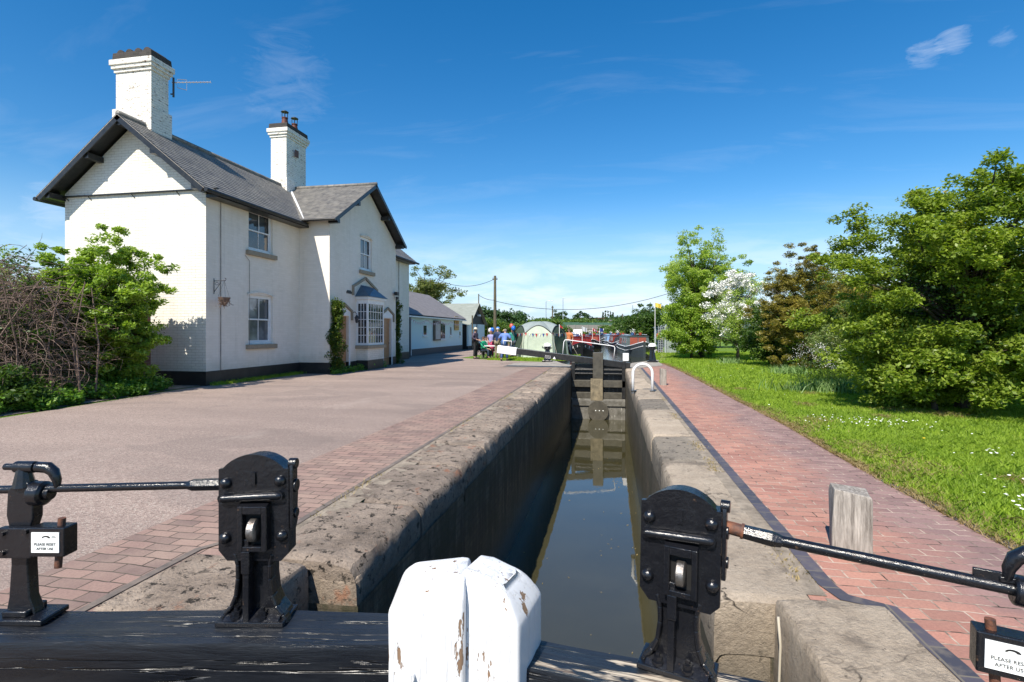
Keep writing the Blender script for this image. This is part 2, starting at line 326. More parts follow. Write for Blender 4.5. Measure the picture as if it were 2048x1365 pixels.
M['bark'] = mat('grey_brown_bark', (.10, .08, .06), (.05, .04, .03), .9, 12, .6, 50)
M['bramble'] = mat('dead_bramble_stem', (.21, .145, .11), (.11, .07, .055), .8, 9)
M['twig'] = mat('twig', (.14, .11, .08), (.08, .06, .05), .85, 9)
def m_gloss_black(name):
    t = NT(name); P = t.obj()
    c = t.mix(t.rng(t.noise(25, 7, .75, P), .64, .68), (.0075, .008, .0105, 1), (.075, .045, .028, 1))
    t.col(c); t.rough(t.rng(t.noise(18, 5, .7, P), .3, .7, .1, .32), .6)
    t.bump(t.math('ADD', t.noise(45, 6, .7, P), t.math('MULTIPLY', t.noise(14, 3, .6, P), 1.0)), .45, .005); return t.m
M['gloss_black'] = m_gloss_black('gloss_black_ironwork')
def m_beam(name, peel=.62, rot=0, grain=(1.6, 22, 14)):
    t = NT(name)
    g = t.n('ShaderNodeTexCoord'); m0 = t.n('ShaderNodeMapping'); m0.inputs['Rotation'].default_value = (0, 0, -rot)
    t.l(g.outputs['Object'], m0.inputs[0]); m1 = t.n('ShaderNodeMapping'); m1.inputs['Scale'].default_value = grain
    t.l(m0.outputs[0], m1.inputs[0]); G = m1.outputs[0]
    m2 = t.n('ShaderNodeMapping'); m2.inputs['Scale'].default_value = (.8, 3.2, 3.2); t.l(m0.outputs[0], m2.inputs[0])
    gr = t.noise(1.6, 7, .7, G, .4)
    m3 = t.n('ShaderNodeMapping'); m3.inputs['Scale'].default_value = (.35, 17, 13); t.l(m0.outputs[0], m3.inputs[0]); crack = t.rng(t.math('ABSOLUTE', t.math('SUBTRACT', t.noise(1.0, 4, .5, m3.outputs[0], .1), .5)), .0, .012)
    msk = t.math('ADD', t.noise(2.4, 7, .72, m2.outputs[0]), t.math('MULTIPLY', gr, .22))
    pk = t.math('MULTIPLY', t.rng(t.noise(2.0, 5, .6, m2.outputs[0]), peel, peel+.03), t.rng(gr, .40, .46))
    wood = t.mix(gr, (.34, .27, .19, 1), (.62, .55, .44, 1)); wood = t.mix(t.rng(t.noise(2, 5, .7, G), .5, .62), wood, (.15, .1, .07, 1))
    blk = t.mix(t.rng(gr, .45, .72), (.006, .007, .010, 1), (.012, .014, .018, 1))
    sn = t.n('ShaderNodeSeparateXYZ'); gn = t.n('ShaderNodeNewGeometry'); t.l(gn.outputs['True Normal'], sn.inputs[0]); blk = t.mix(t.math('MULTIPLY', t.rng(sn.outputs['Z'], .5, .9), t.rng(t.noise(3.5, 6, .7, m2.outputs[0]), .3, .6, .35, 1)), blk, (.017, .020, .026, 1)); c = t.mix(pk, blk, wood); c = t.mix(crack, (.004, .004, .004, 1), c)  # upward faces painted lighter and bluer: sky light on the beam top put into colour
    t.col(c); t.rough(t.rng(t.math('ADD', gr, pk), .35, .9, .22, .55), .5)
    t.bump(t.math('ADD', t.math('MULTIPLY', crack, 1.2), t.math('MULTIPLY', gr, .9)), .8, .006); return t.m
M['whitepaint'] = None
def m_whitepost():
    t = NT('cracked_white_paint')
    G = t.obj((10, 10, .45)); P = t.obj()
    n = t.noise(1.25, 6, .65, G, .35); cr = t.rng(t.math('ABSOLUTE', t.math('SUBTRACT', n, .5)), 0, .012)
    pm = t.math('ADD', t.noise(1.3, 5, .6, t.obj((11, 11, 2.4))), t.math('MULTIPLY', t.noise(40, 4, .6, P), .06))
    pk = t.rng(pm, .645, .652)
    c = t.mix(pk, (.72, .72, .72, 1), t.mix(t.noise(3, 4, .6, G), (.16, .09, .055, 1), (.32, .22, .14, 1)))
    gap = t.rng(t.noise(2.2, 3, .5, P), .5, .62)
    c = t.mix(t.math('MULTIPLY', t.math('SUBTRACT', 1.0, cr), gap), c, (.10, .08, .07, 1))
    t.col(c); t.rough(.42, .5); t.bump(t.math('ADD', t.math('MULTIPLY', cr, .6), t.math('ADD', t.math('MULTIPLY', pk, -1.0), t.math('MULTIPLY', t.noise(22, 5, .65, P), .35))), .6, .006); return t.m
M['whitepaint'] = m_whitepost()
M['white_gloss'] = mat('white_gloss_paint', (.82, .82, .82), (.75, .75, .74), .3, 20, .2, 60)
def m_greywood():
    t = NT('weathered_oak'); G = t.obj((30, 30, 2.2)); g = t.noise(1.6, 6, .7, G)
    t.col(t.mix(t.rng(g, .32, .68), (.11, .095, .08, 1), (.46, .42, .37, 1))); t.rough(.85, .2); t.bump(g, 1, .008); return t.m
M['greywood'] = m_greywood()
M['gatewood'] = mat('slimy_gate_timber', (.085, .077, .058), (.045, .04, .03), .5, 5, .5, 30)
M['gatewood_pale'] = mat('mossy_timber', (.26, .21, .13), (.10, .085, .055), .7, 6, .5, 30)
M['label'] = mat('white_label', (.82, .84, .82), None, .35); M['ink'] = mat('black_lettering', (.012, .012, .012), None, .5); M['inkw'] = mat('white_lettering', (.8, .8, .8), None, .5)
M['dark'] = mat('dark_interior', (.006, .006, .006), None, .8)
M['tent_light'] = mat('pale_green_tent_fabric', (.45, .51, .40), (.38, .44, .35), .7, 3, .3, 5, bd=.03)
M['tent_grey'] = mat('grey_tent_fabric', (.27, .31, .30), (.22, .26, .25), .6, 3, .3, 5, bd=.03)
M['tent_dark'] = mat('dark_green_mesh_fabric', (.035, .06, .04), (.05, .08, .055), .8, 3)
M['rope'] = mat('pale_rope', (.42, .38, .3), None, .8)
M['concrete'] = mat('concrete', (.34, .31, .27), (.24, .22, .19), .9, 4, .3, 40, world=True)
M['galv'] = mat('galvanised_steel', (.42, .46, .48), (.34, .38, .4), .45, 5, metal=.4)
M['pole'] = mat('creosoted_pole', (.12, .10, .06), (.08, .07, .045), .85, 5, .3, 30)
M['wire'] = mat('black_cable', (.01, .01, .01), None, .5)
def solid(name, c, rough=.6, **k):
    if name not in M: M[name] = mat(name, c, tuple(x*.8 for x in c), rough, 7, **k)
    return M[name]

# ------------------------------------------------------------------ mesh builder
class MB:
    def __init__(s): s.v = []; s.f = []; s.mi = []; s.T = Matrix(); s.cur = 0; s.st = []; s.mk = False
    def mark(s): s.mk = True; s.st.append((len(s.v), len(s.f)))
    def each(s, name, m, parent=None, **k):
        st = s.st+[(len(s.v), len(s.f))]; out = []
        for (v0, f0), (v1, f1) in zip(st[:-1], st[1:]):
            q = MB(); q.v = s.v[v0:v1]; q.f = [tuple(i-v0 for i in f) for f in s.f[f0:f1]]; q.mi = s.mi[f0:f1]; out.append(q.build(name, m, parent, **k))
        return out
    def add(s, vs, fs):
        if not s.mk: s.st.append((len(s.v), len(s.f)))
        b = len(s.v); s.v += [tuple(s.T @ Vector(p)) for p in vs]
        for f in fs: s.f.append(tuple(b+i for i in f)); s.mi.append(s.cur)
    def box(s, c, d, r=None, taper=1.0):
        x, y, z = d[0]/2, d[1]/2, d[2]/2; t = taper
        vs = [Vector(p) for p in ((-x, -y, -z), (x, -y, -z), (x, y, -z), (-x, y, -z), (-x*t, -y*t, z), (x*t, -y*t, z), (x*t, y*t, z), (-x*t, y*t, z))]
        if r is not None: vs = [r @ p for p in vs]
        s.add([p+Vector(c) for p in vs], [(3, 2, 1, 0), (4, 5, 6, 7), (0, 1, 5, 4), (1, 2, 6, 5), (2, 3, 7, 6), (3, 0, 4, 7)])
    def bb(s, x0, x1, y0, y1, z0, z1): s.box(((x0+x1)/2, (y0+y1)/2, (z0+z1)/2), (abs(x1-x0), abs(y1-y0), abs(z1-z0)))
    def tube(s, pts, rad, n=8, caps=True):
        pts = [Vector(p) for p in pts]; m = len(pts)
        if isinstance(rad, (int, float)): rad = [rad]*m
        vs = []; up = None
        for i, p in enumerate(pts):
            d = (pts[min(i+1, m-1)]-pts[max(i-1, 0)]).normalized()
            if up is None: up = Vector((0, 0, 1)) if abs(d.z) < .9 else Vector((1, 0, 0))
            a = d.cross(up).normalized(); b = a.cross(d).normalized(); up = b
            for k in range(n):
                t = 2*math.pi*k/n; vs.append(p+(a*math.cos(t)+b*math.sin(t))*rad[i])
        fs = [(i*n+k, i*n+(k+1) % n, (i+1)*n+(k+1) % n, (i+1)*n+k) for i in range(m-1) for k in range(n)]
        if caps: fs += [tuple(range(n-1, -1, -1)), tuple((m-1)*n+k for k in range(n))]
        s.add(vs, fs)
    def prism(s, poly, d0, d1, plane='xz'):
        n = len(poly)
        def q(p, d): return {'xz': (p[0], d, p[1]), 'yz': (d, p[0], p[1]), 'xy': (p[0], p[1], d)}[plane]
        s.add([q(p, d0) for p in poly]+[q(p, d1) for p in poly],
              [tuple(range(n)), tuple(range(2*n-1, n-1, -1))]+[(i, n+i, n+(i+1) % n, (i+1) % n) for i in range(n)])
    def sphere(s, c, r, u=12, v=8, half=False):
        r = (r, r, r) if isinstance(r, (int, float)) else r; vs = []; top = v
        a0 = 0 if half else -math.pi/2
        for j in range(v+1):
            ph = a0+(math.pi/2-a0)*j/v
            for i in range(u):
                th = 2*math.pi*i/u; vs.append((c[0]+r[0]*math.cos(ph)*math.cos(th), c[1]+r[1]*math.cos(ph)*math.sin(th), c[2]+r[2]*math.sin(ph)))
        s.add(vs, [(j*u+i, j*u+(i+1) % u, (j+1)*u+(i+1) % u, (j+1)*u+i) for j in range(v) for i in range(u)])
    def lathe(s, c, prof, n=16):
        vs = [(c[0]+r*math.cos(2*math.pi*k/n), c[1]+r*math.sin(2*math.pi*k/n), c[2]+z) for r, z in prof for k in range(n)]
        m = len(prof)
        s.add(vs, [(i*n+k, i*n+(k+1) % n, (i+1)*n+(k+1) % n, (i+1)*n+k) for i in range(m-1) for k in range(n)]+[tuple(range(n-1, -1, -1)), tuple((m-1)*n+k for k in range(n))])
    def quad(s, a, b, c, d): s.add([a, b, c, d], [(0, 1, 2, 3)])
    def poly(s, pts): s.add(pts, [tuple(range(len(pts)))])
    def grid(s, fn, nu, nv):
        s.add([fn(i/nu, j/nv) for j in range(nv+1) for i in range(nu+1)],
              [(j*(nu+1)+i, j*(nu+1)+i+1, (j+1)*(nu+1)+i+1, (j+1)*(nu+1)+i) for j in range(nv) for i in range(nu)])
    def build(s, name, m, parent=None, smooth=False, bevel=0, seg=2, label=None):
        me = bpy.data.meshes.new(name); o = bpy.data.objects.new(name, me); COL.objects.link(o)
        off = Vector()
        if parent:
            o.parent = parent; q = parent
            while q: off += q.location; q = q.parent
        me.from_pydata([tuple(Vector(p)-off) for p in s.v], [], s.f)
        for mm in (m if isinstance(m, (list, tuple)) else [m]): me.materials.append(mm)
        if any(s.mi): me.polygons.foreach_set('material_index', s.mi)
        bm = bmesh.new(); bm.from_mesh(me); bmesh.ops.recalc_face_normals(bm, faces=bm.faces); bm.to_mesh(me); bm.free()
        if smooth:
            me.polygons.foreach_set('use_smooth', [True]*len(me.polygons))
            if smooth == 'auto' and len(me.polygons):
                me.set_sharp_from_angle(angle=R(35))
        if bevel:
            b = o.modifiers.new('bevel', 'BEVEL'); b.width = bevel; b.segments = seg; b.limit_method = 'ANGLE'; b.angle_limit = R(40)
        if label: o['label'] = label
        me.update(); return o
def tag(o, label, cat, group=None):
    o['label'] = label; o['category'] = cat
    if group: o['group'] = group
    return o
def thing(name, label, cat, loc=(0, 0, 0), group=None):
    o = bpy.data.objects.new(name, None); COL.objects.link(o); o.location = loc; o.empty_display_size = .2
    return tag(o, label, cat, group)
def setting(o, kind='structure'): o['kind'] = kind; return o
def copy_tree(o, parent=None):
    c = o.copy(); COL.objects.link(c); c.parent = parent
    for ch in list(o.children): copy_tree(ch, c)
    return c
def rawmesh(name, V, Fc, m, parent=None, k=4):
    me = bpy.data.meshes.new(name); o = bpy.data.objects.new(name, me); COL.objects.link(o)
    if parent:
        o.parent = parent; V = V-np.array(parent.location if not parent.parent else (parent.location+parent.parent.location))
    n = len(V); nf = len(Fc)
    me.vertices.add(n); me.vertices.foreach_set('co', V.astype(np.float32).ravel())
    me.loops.add(nf*k); me.loops.foreach_set('vertex_index', Fc.astype(np.int32).ravel())
    me.polygons.add(nf); me.polygons.foreach_set('loop_start', np.arange(0, nf*k, k, dtype=np.int32))
    for mm in (m if isinstance(m, (list, tuple)) else [m]): me.materials.append(mm)
    me.update(calc_edges=True); return o
def text(body, size, Mx, m, name, parent, align='CENTER', ext=.0006):
    cu = bpy.data.curves.new('txt', 'FONT'); cu.body = body; cu.size = size; cu.align_x = align; cu.extrude = ext
    t = bpy.data.objects.new('txt', cu); COL.objects.link(t); bpy.context.view_layer.update()
    me = bpy.data.meshes.new_from_object(t.evaluated_get(bpy.context.evaluated_depsgraph_get()))
    bpy.data.objects.remove(t); off = Vector(); q = parent
    while q: off += q.location; q = q.parent
    me.transform(Matrix.Translation(-off) @ Mx); me.materials.clear(); me.materials.append(m)
    o = bpy.data.objects.new(name, me); COL.objects.link(o); o.parent = parent; return o

# ------------------------------------------------------------------ foliage
def leaf_arrays(P, L, Wd, up=.5, droop=0):
    n = len(P); d = rng.normal(size=(n, 3)); d[:, 2] = d[:, 2]*.6+droop; d /= np.linalg.norm(d, axis=1)[:, None]
    nrm = rng.normal(size=(n, 3)); nrm[:, 2] += up*2; b = np.cross(nrm, d); b /= np.linalg.norm(b, axis=1)[:, None]+1e-9
    s = rng.uniform(.65, 1.25, (n, 1)); L = L*s; Wd = Wd*s
    V = np.stack([P-d*L/2, P+b*Wd/2, P+d*L/2, P-b*Wd/2], 1).reshape(-1, 3)
    return V, np.arange(n*4).reshape(n, 4)
def crown_clumps(c, r, n, shell=.45, lump=.3, zmin=None, seed=0):
    rg = np.random.default_rng(seed); out = []
    while len(out) < n:
        d = rg.normal(size=3); d /= np.linalg.norm(d)
        k = 1+lump*mn.noise(Vector(d*1.9)+Vector((seed, 0, 0)))*1.6
        q = rg.random()**shell
        p = np.array(c)+d*np.array(r)*k*q
        if zmin is not None and p[2] < zmin: continue
        out.append(p)
    return np.array(out)
def foliage(name, C, cr, per, L, Wd, m, parent, up=.5, flat=.65, droop=0):
    n = len(C); crr = cr*rng.uniform(.6, 1.35, n)
    d = rng.normal(size=(n, per, 3)); d /= np.linalg.norm(d, axis=2)[..., None]
    rad = rng.random((n, per, 1))**.5
    P = C[:, None, :]+d*rad*crr[:, None, None]*np.array([1, 1, flat])
    V, Fc = leaf_arrays(P.reshape(-1, 3), L, Wd, up, droop)
    return rawmesh(name, V, Fc, m, parent)
def trunk(base, top, r, clumps, parent, m, nb=14, name='trunk', br=None, seed=1, multi=1):
    rd = random.Random(seed); mb = MB(); base = Vector(base); top = Vector(top); pts = []
    for i in range(7):
        t = i/6; pts.append(base.lerp(top, t)+Vector((rd.uniform(-1, 1), rd.uniform(-1, 1), 0))*.06*(top-base).length*t*(1-t)*2)
    rad = [r*(1.25 if i == 0 else 1-.8*i/6) for i in range(7)]; mb.tube(pts, rad, 8); mb.build(name, m, parent, smooth=True)
    lb = MB(); idx = rd.sample(range(len(clumps)), min(nb, len(clumps)))
    for i in idx:
        e = Vector(clumps[i]); t = min(.95, max(.12, (e.z-base.z)/(top.z-base.z)*.55+.05)); k = t*6; a = int(min(k, 5)); s0 = pts[a].lerp(pts[a+1], k-a)
        mid = s0.lerp(e, .5)+Vector((rd.uniform(-.1, .1), rd.uniform(-.1, .1), .08))*(e-s0).length
        q = [s0, s0.lerp(mid, .5)+Vector((0, 0, .03)), mid, mid.lerp(e, .6), e]; r0 = r*(.5-.3*t)
        lb.tube(q, [r0, r0*.8, r0*.55, r0*.35, r0*.12], 5)
    lb.build('branches', m, parent, smooth=True)
def tree(name, label, cat, base, height, r, mleaf, nclump=120, cr=.4, per=120, L=.09, Wd=.05, tr=.09, z0=None, shell=.45, lump=.3, seed=1, group=None, nb=20, up=.5, flat=.65, cshift=(0, 0), droop=0, mtr=None):
    t = thing(name, label, cat, base, group)
    z0 = .1 if z0 is None else z0
    c = (base[0]+cshift[0], base[1]+cshift[1], base[2]+(height+z0)/2); rr = (r[0], r[1], (height-z0)/2)
    C = crown_clumps(c, rr, nclump, shell, lump, base[2]+.12, seed)
    foliage('crown', C, cr, per, L, Wd, mleaf, t, up, flat, droop)
    trunk(base, (c[0], c[1], base[2]+height*.85), tr, C, t, mtr or M['bark'], nb, seed=seed); return t
def boughs(c, r, nb, per, br, zmin, seed, flat=.5, shell=.3, lump=.35):
    B = crown_clumps(c, r, nb, shell, lump, zmin, seed); rg = np.random.default_rng(seed+99); out = []
    for b in B:
        s = br*rg.uniform(.55, 1.4); n = max(3, int(per*rg.uniform(.6, 1.4))); d = rg.normal(size=(n, 3)); d /= np.linalg.norm(d, axis=1)[:, None]
        q = b+d*(rg.random((n, 1))**.5)*s*np.array([1, 1, flat]); q = q[q[:, 2] > zmin]; out.append(q)
    return np.concatenate(out)
def tree2(name, label, cat, base, height, r, mleaf, nb, pb, br, cr, per, L, Wd, tr, z0, seed, flat=.5, nbr=40, up=.8, shell=.3, lump=.35, core=0):
    t = thing(name, label, cat, base); c = (base[0], base[1], base[2]+(height+z0)/2); rr = (r[0], r[1], (height-z0)/2)
    Cc = boughs(c, rr, nb, pb, br, .06, seed, flat, shell, lump); foliage('crown', Cc, cr, per, L, Wd, mleaf, t, up, .6)
    if core: foliage('inner_leaves', crown_clumps(c, tuple(q*.75 for q in rr), core, .6, .2, .1, seed+5), .5, 60, L, Wd, M['leaf_dark'], t, .4)  # darker leaf colour paints the shade inside the crown
    trunk(base, (c[0], c[1], base[2]+height*.8), tr, Cc, t, M['bark'], nbr, seed=seed); return t
def blades(name, P, h, w, m, lean=.4, parent=None):
    n = len(P); a = rng.uniform(0, 2*np.pi, n); h = h*rng.uniform(.5, 1.3, n) if np.isscalar(h) else h*rng.uniform(.6, 1.3, n)
    w = np.broadcast_to(w, (n,)); dx = np.stack([np.cos(a), np.sin(a), np.zeros(n)], 1)*(w/2)[:, None]
    ln = rng.normal(size=(n, 2))*lean*h[:, None]; tip = P+np.concatenate([ln, h[:, None]], 1)
    mid = P+np.concatenate([ln*.35, h[:, None]*.6], 1)
    V = np.stack([P-dx, P+dx, mid+dx*.7, tip, mid-dx*.7], 1).reshape(-1, 3)
    return rawmesh(name, V, np.arange(n*5).reshape(n, 5), m, parent, 5)
# ------------------------------------------------------------------ ground, paths, water
WZ = -2.1; UZ = -0.34
LB = [(-2.2, -60), (-2.2, 23.6), (-2.5, 25.2), (-3.3, 28.5), (-4.6, 36), (-5.9, 45), (-6.3, 70), (-7.2, 96), (-9.5, 150)]
RB = [(1.05, -60), (1.05, 23.6), (1.25, 26.3), (2.55, 29.5), (3.45, 38), (3.5, 48), (2.6, 70), (0.2, 96), (-4.5, 150)]
mb = MB()
mb.poly([(-900, -60, -.012)]+[(x, y, -.012) for x, y in LB]+[(-900, 150, -.012)])
mb.poly([(x, y, -.012) for x, y in RB[::-1]]+[(900, -60, -.012), (900, 150, -.012)][::1])
mb.poly([(-900, 150, -.012), (-9.5, 150, -.012), (-4.5, 150, -.012), (900, 150, -.012), (900, 1500, -.012), (-900, 1500, -.012)])
setting(mb.build('ground', M['ground']))
def sheet(name, pts, z, m, sub=0):
    mb = MB(); mb.poly([(x, y, z) for x, y in pts]); o = mb.build(name, m); setting(o); return o
sheet('road', [(-2.9, -30), (-2.9, 24.2), (-3.2, 26.4), (-5.6, 27.2), (-8.6, 29.6), (-8.2, 62), (-12.4, 62), (-12.2, 28.1), (-11.3, 28.0), (-11.3, 13.0), (-11.25, 12.0), (-10.9, 10), (-10.55, 7), (-10.2, 4), (-9.8, 0), (-9.5, -30)], -.006, M['tarmac'])
sheet('brick_path_left', [(-3.5, -20), (-3.52, 3.4), (-3.48, 12), (-3.5, 22.4), (-2.3, 22.4), (-2.3, -20)], -.001, M['pavers_mauve'])
E1 = [(2.77, -20), (2.78, 3.5), (2.72, 6), (2.8, 9), (2.74, 13), (2.7, 18), (2.6, 23), (2.4, 26.4)]
sheet('brick_path_right', [(1.0, -20), (1.0, 26.4)]+E1[::-1], -.001, M['pavers_red'])
def strip(name, pts, w, z, m):
    mb = MB(); q = []
    for i, p in enumerate(pts):
        a = Vector(pts[max(i-1, 0)]); b = Vector(pts[min(i+1, len(pts)-1)]); d = (b-a).normalized(); n = Vector((-d.y, d.x)); q.append((Vector(p)-n*w/2, Vector(p)+n*w/2))
    for (a, b), (c, d) in zip(q[:-1], q[1:]): mb.quad((a.x, a.y, z), (c.x, c.y, z), (d.x, d.y, z), (b.x, b.y, z))
    setting(mb.build(name, m))
strip('brick_edging_right', [(1.54, -20), (1.54, 2.72), (1.50, 3.22), (1.31, 3.30), (1.27, 3.45), (1.26, 22.6)], .1, .006, M['edging'])
strip('brick_edging_left', [(-2.83, -20), (-2.83, 3.2), (-2.74, 3.35), (-2.5, 3.42), (-2.45, 3.6), (-2.45, 22)], .055, .006, M['edging_dull'])
strip('brick_edging_lawn', [(2.80, -20), (2.81, 3.5), (2.77, 5.2), (2.75, 6.0)], .1, .005, M['edging'])
setting(MB().build('x', M['edging'])) if False else None
# gravelly joint strips between coping and paving
sheet('joint_strip_right', [(.98, 3.3), (1.22, 3.3), (1.215, 22.6), (.98, 22.6)], .003, M['earth'])
sheet('joint_strip_left', [(-2.42, 3.6), (-2.2, 3.6), (-2.2, 22.3), (-2.42, 22.3)], .002, M['earth'])
sheet('joint_strip_near_right', [(1.2, -6), (1.49, -6), (1.49, 3.22), (1.2, 3.28)], .002, M['earth'])
# quay around the head of the lock
sheet('quay_left', [(-4.6, 22.4), (-1.75, 22.4), (-1.8, 24.0), (-2.3, 25.2), (-3.1, 28.4), (-3.5, 28.4), (-3.2, 26.0), (-4.6, 25.2)], .008, M['concrete'])
sheet('quay_right', [(.6, 22.7), (1.23, 22.7), (2.3, 24.5), (2.35, 27.2), (2.2, 28.9), (1.05, 26.3), (.62, 24.2)], .008, M['concrete'])
mb = MB(); mb.poly([(-2.3, -40, WZ), (1.1, -40, WZ), (1.1, 22.6, WZ), (-2.3, 22.6, WZ)]); setting(mb.build('lock_water', M['water']))
mb = MB(); ug = [(-1.75, 22.75), (-1.75, 24), (-2.3, 25.2), (-3.2, 28.5), (-4.5, 36), (-5.8, 45), (-6.2, 70), (-7.1, 96), (-9.4, 150), (-4.6, 150), (.1, 96), (2.5, 70), (3.4, 48), (3.35, 38), (2.45, 29.5), (1.1, 26.3), (.62, 24), (.62, 22.75)]
mb.poly([(x, y, UZ) for x, y in ug]); setting(mb.build('canal_water', M['canal_water']))
# canal banks
for nm, B in (('canal_bank', [(-1.75, 22.7)]+[(-1.75, 24)]+LB[2:]), ('canal_bank', [(.62, 22.7), (.62, 24)]+RB[3-0:])):
    mb = MB()
    for (a, b), (c, d) in zip(B[:-1], B[1:]): mb.quad((a, b, -.9), (c, d, -.9), (c, d, .012), (a, b, .012))
    s = -1 if B[0][0] < 0 else 1
    for (a, b), (c, d) in zip(B[:-1], B[1:]): mb.quad((a, b, .012), (c, d, .012), (c+s*.35, d, .012), (a+s*.35, b, .012))
    setting(mb.build(nm, M['concrete']))

# ------------------------------------------------------------------ lock walls with coping stones
def coping(parent, s, xin, xout, y0, y1, m, amp=.012, rr=.10, depth=.36, seed=0, dz=0.0, label=None):
    rr *= .8; prof = [(xin, -depth), (xin, -rr*1.6), (xin+s*rr*.12, -rr*.75), (xin+s*rr*.42, -rr*.28), (xin+s*rr, -.004)]
    k = max(2, int(abs(xout-xin-s*rr)/.09)); prof += [(xin+s*rr+(xout-xin-s*rr)*i/k, 0) for i in range(1, k+1)]
    prof += [(xout, -.12)]
    ny = max(3, int((y1-y0)/.05)); vs = []; fs = []; n = len(prof); y0 += .013; y1 -= .013
    for j in range(-1, ny+2):
        t = min(max(j/ny, 0), 1); y = y0+(y1-y0)*t; e = .022 if (j <= 0 or j >= ny) else 0
        for i, (x, z) in enumerate(prof):
            p = Vector((x*2.3, y*2.3, z*2+seed*3.7)); q = mn.noise(p*1.1); q2 = mn.noise(p*4.5)+.6*mn.noise(p*11)
            edge = math.exp(-((x-xin-s*.08)/.12)**2) if z > -.2 else .3
            zz = z+dz+(q*.7+q2*.5)*amp*(1 if z > -.05 else .5)-edge*max(0, q)*amp*2.2-(e if z > -.11 else 0)-.012*0
            xx = x+s*edge*(q2*.8+q*1.3)*amp*1.2
            if j < 0 or j > ny: zz = zz if z < -.2 else zz-.30*(1 if z > -.2 else 0); zz = max(zz, -depth)
            vs.append((xx, y, zz))
    m_ = ny+3
    for j in range(m_-1):
        for i in range(n-1): fs.append((j*n+i, j*n+i+1, (j+1)*n+i+1, (j+1)*n+i))
    mb = MB(); mb.add(vs, fs); return mb.build('coping_stone', m, parent, smooth='auto', label=label)
def wallrun(mb, pts, z0, z1):
    for (a, b), (c, d) in zip(pts[:-1], pts[1:]):
        n = max(1, int(math.dist((a, b), (c, d))/1.0))
        for i in range(n):
            p = (a+(c-a)*i/n, b+(d-b)*i/n); q = (a+(c-a)*(i+1)/n, b+(d-b)*(i+1)/n)
            mb.quad((*p, z0), (*q, z0), (*q, z1), (*p, z1))
lwl = thing('lock_wall', 'left wall of the lock chamber, in shade under rough mottled grey-brown coping', 'lock wall', (-1.64, 3.2, 0))
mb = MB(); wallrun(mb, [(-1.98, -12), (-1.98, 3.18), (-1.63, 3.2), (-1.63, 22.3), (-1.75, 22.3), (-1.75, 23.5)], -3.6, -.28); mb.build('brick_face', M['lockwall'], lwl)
y = 3.2; i = 0; rr_ = random.Random(4)
while y < 22.5:
    ln = min(rr_.uniform(1.0, 1.9), 22.6-y)
    if 22.6-y-ln < .5: ln = 22.6-y
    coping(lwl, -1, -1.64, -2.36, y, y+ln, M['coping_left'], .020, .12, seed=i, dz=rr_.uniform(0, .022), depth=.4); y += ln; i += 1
for k, (a, b) in enumerate(((-6, -3.5), (-3.5, -1.2), (-1.2, .9), (.9, 2.35), (2.35, 3.19))):
    coping(lwl, -1, -1.97, -2.78, a, b, M['coping_left'], .012, .06, seed=20+k, dz=.006)
mb = MB(); mb.box((-1.79, 3.27, -1.75), (.30, .12, 3.3)); mb.build('quoin_face', M['coping_left'], lwl, bevel=.04)
lwr = thing('lock_wall', 'right wall of the lock chamber, sunlit brickwork under pale flat sandstone coping slabs', 'lock wall', (.58, 3.2, 0))
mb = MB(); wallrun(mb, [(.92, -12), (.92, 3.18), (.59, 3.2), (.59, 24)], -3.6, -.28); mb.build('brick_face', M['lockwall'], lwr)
ys = [3.16, 4.75, 6.45, 7.95, 9.45, 10.6, 12.2, 13.2, 14.3, 15.9, 17.5, 19.2, 20.9, 22.7]
for k, (a, b) in enumerate(zip(ys[:-1], ys[1:])):
    dk = k in (2, 5)
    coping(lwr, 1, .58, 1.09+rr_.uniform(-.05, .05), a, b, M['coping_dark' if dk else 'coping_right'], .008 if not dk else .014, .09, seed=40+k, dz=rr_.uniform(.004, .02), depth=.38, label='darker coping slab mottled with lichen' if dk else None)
for k, (a, b) in enumerate(((-6, -3), (-3, -.4), (-.4, 1.5), (1.5, 3.2))):
    coping(lwr, 1, .9, 1.44, a, b, M['coping_right'], .014, .05, seed=60+k, dz=.05 if k == 3 else .02, depth=.5)
mb = MB(); mb.box((.76, 3.26, -.30), (.34, .16, .56)); mb.build('quoin_stone', M['coping_right'], lwr, bevel=.06, seg=4)
mb = MB(); mb.box((.76, 3.24, -.95), (.37, .3, .6)); mb.build('quoin_stone', M['gatewood'], lwr, bevel=.03)

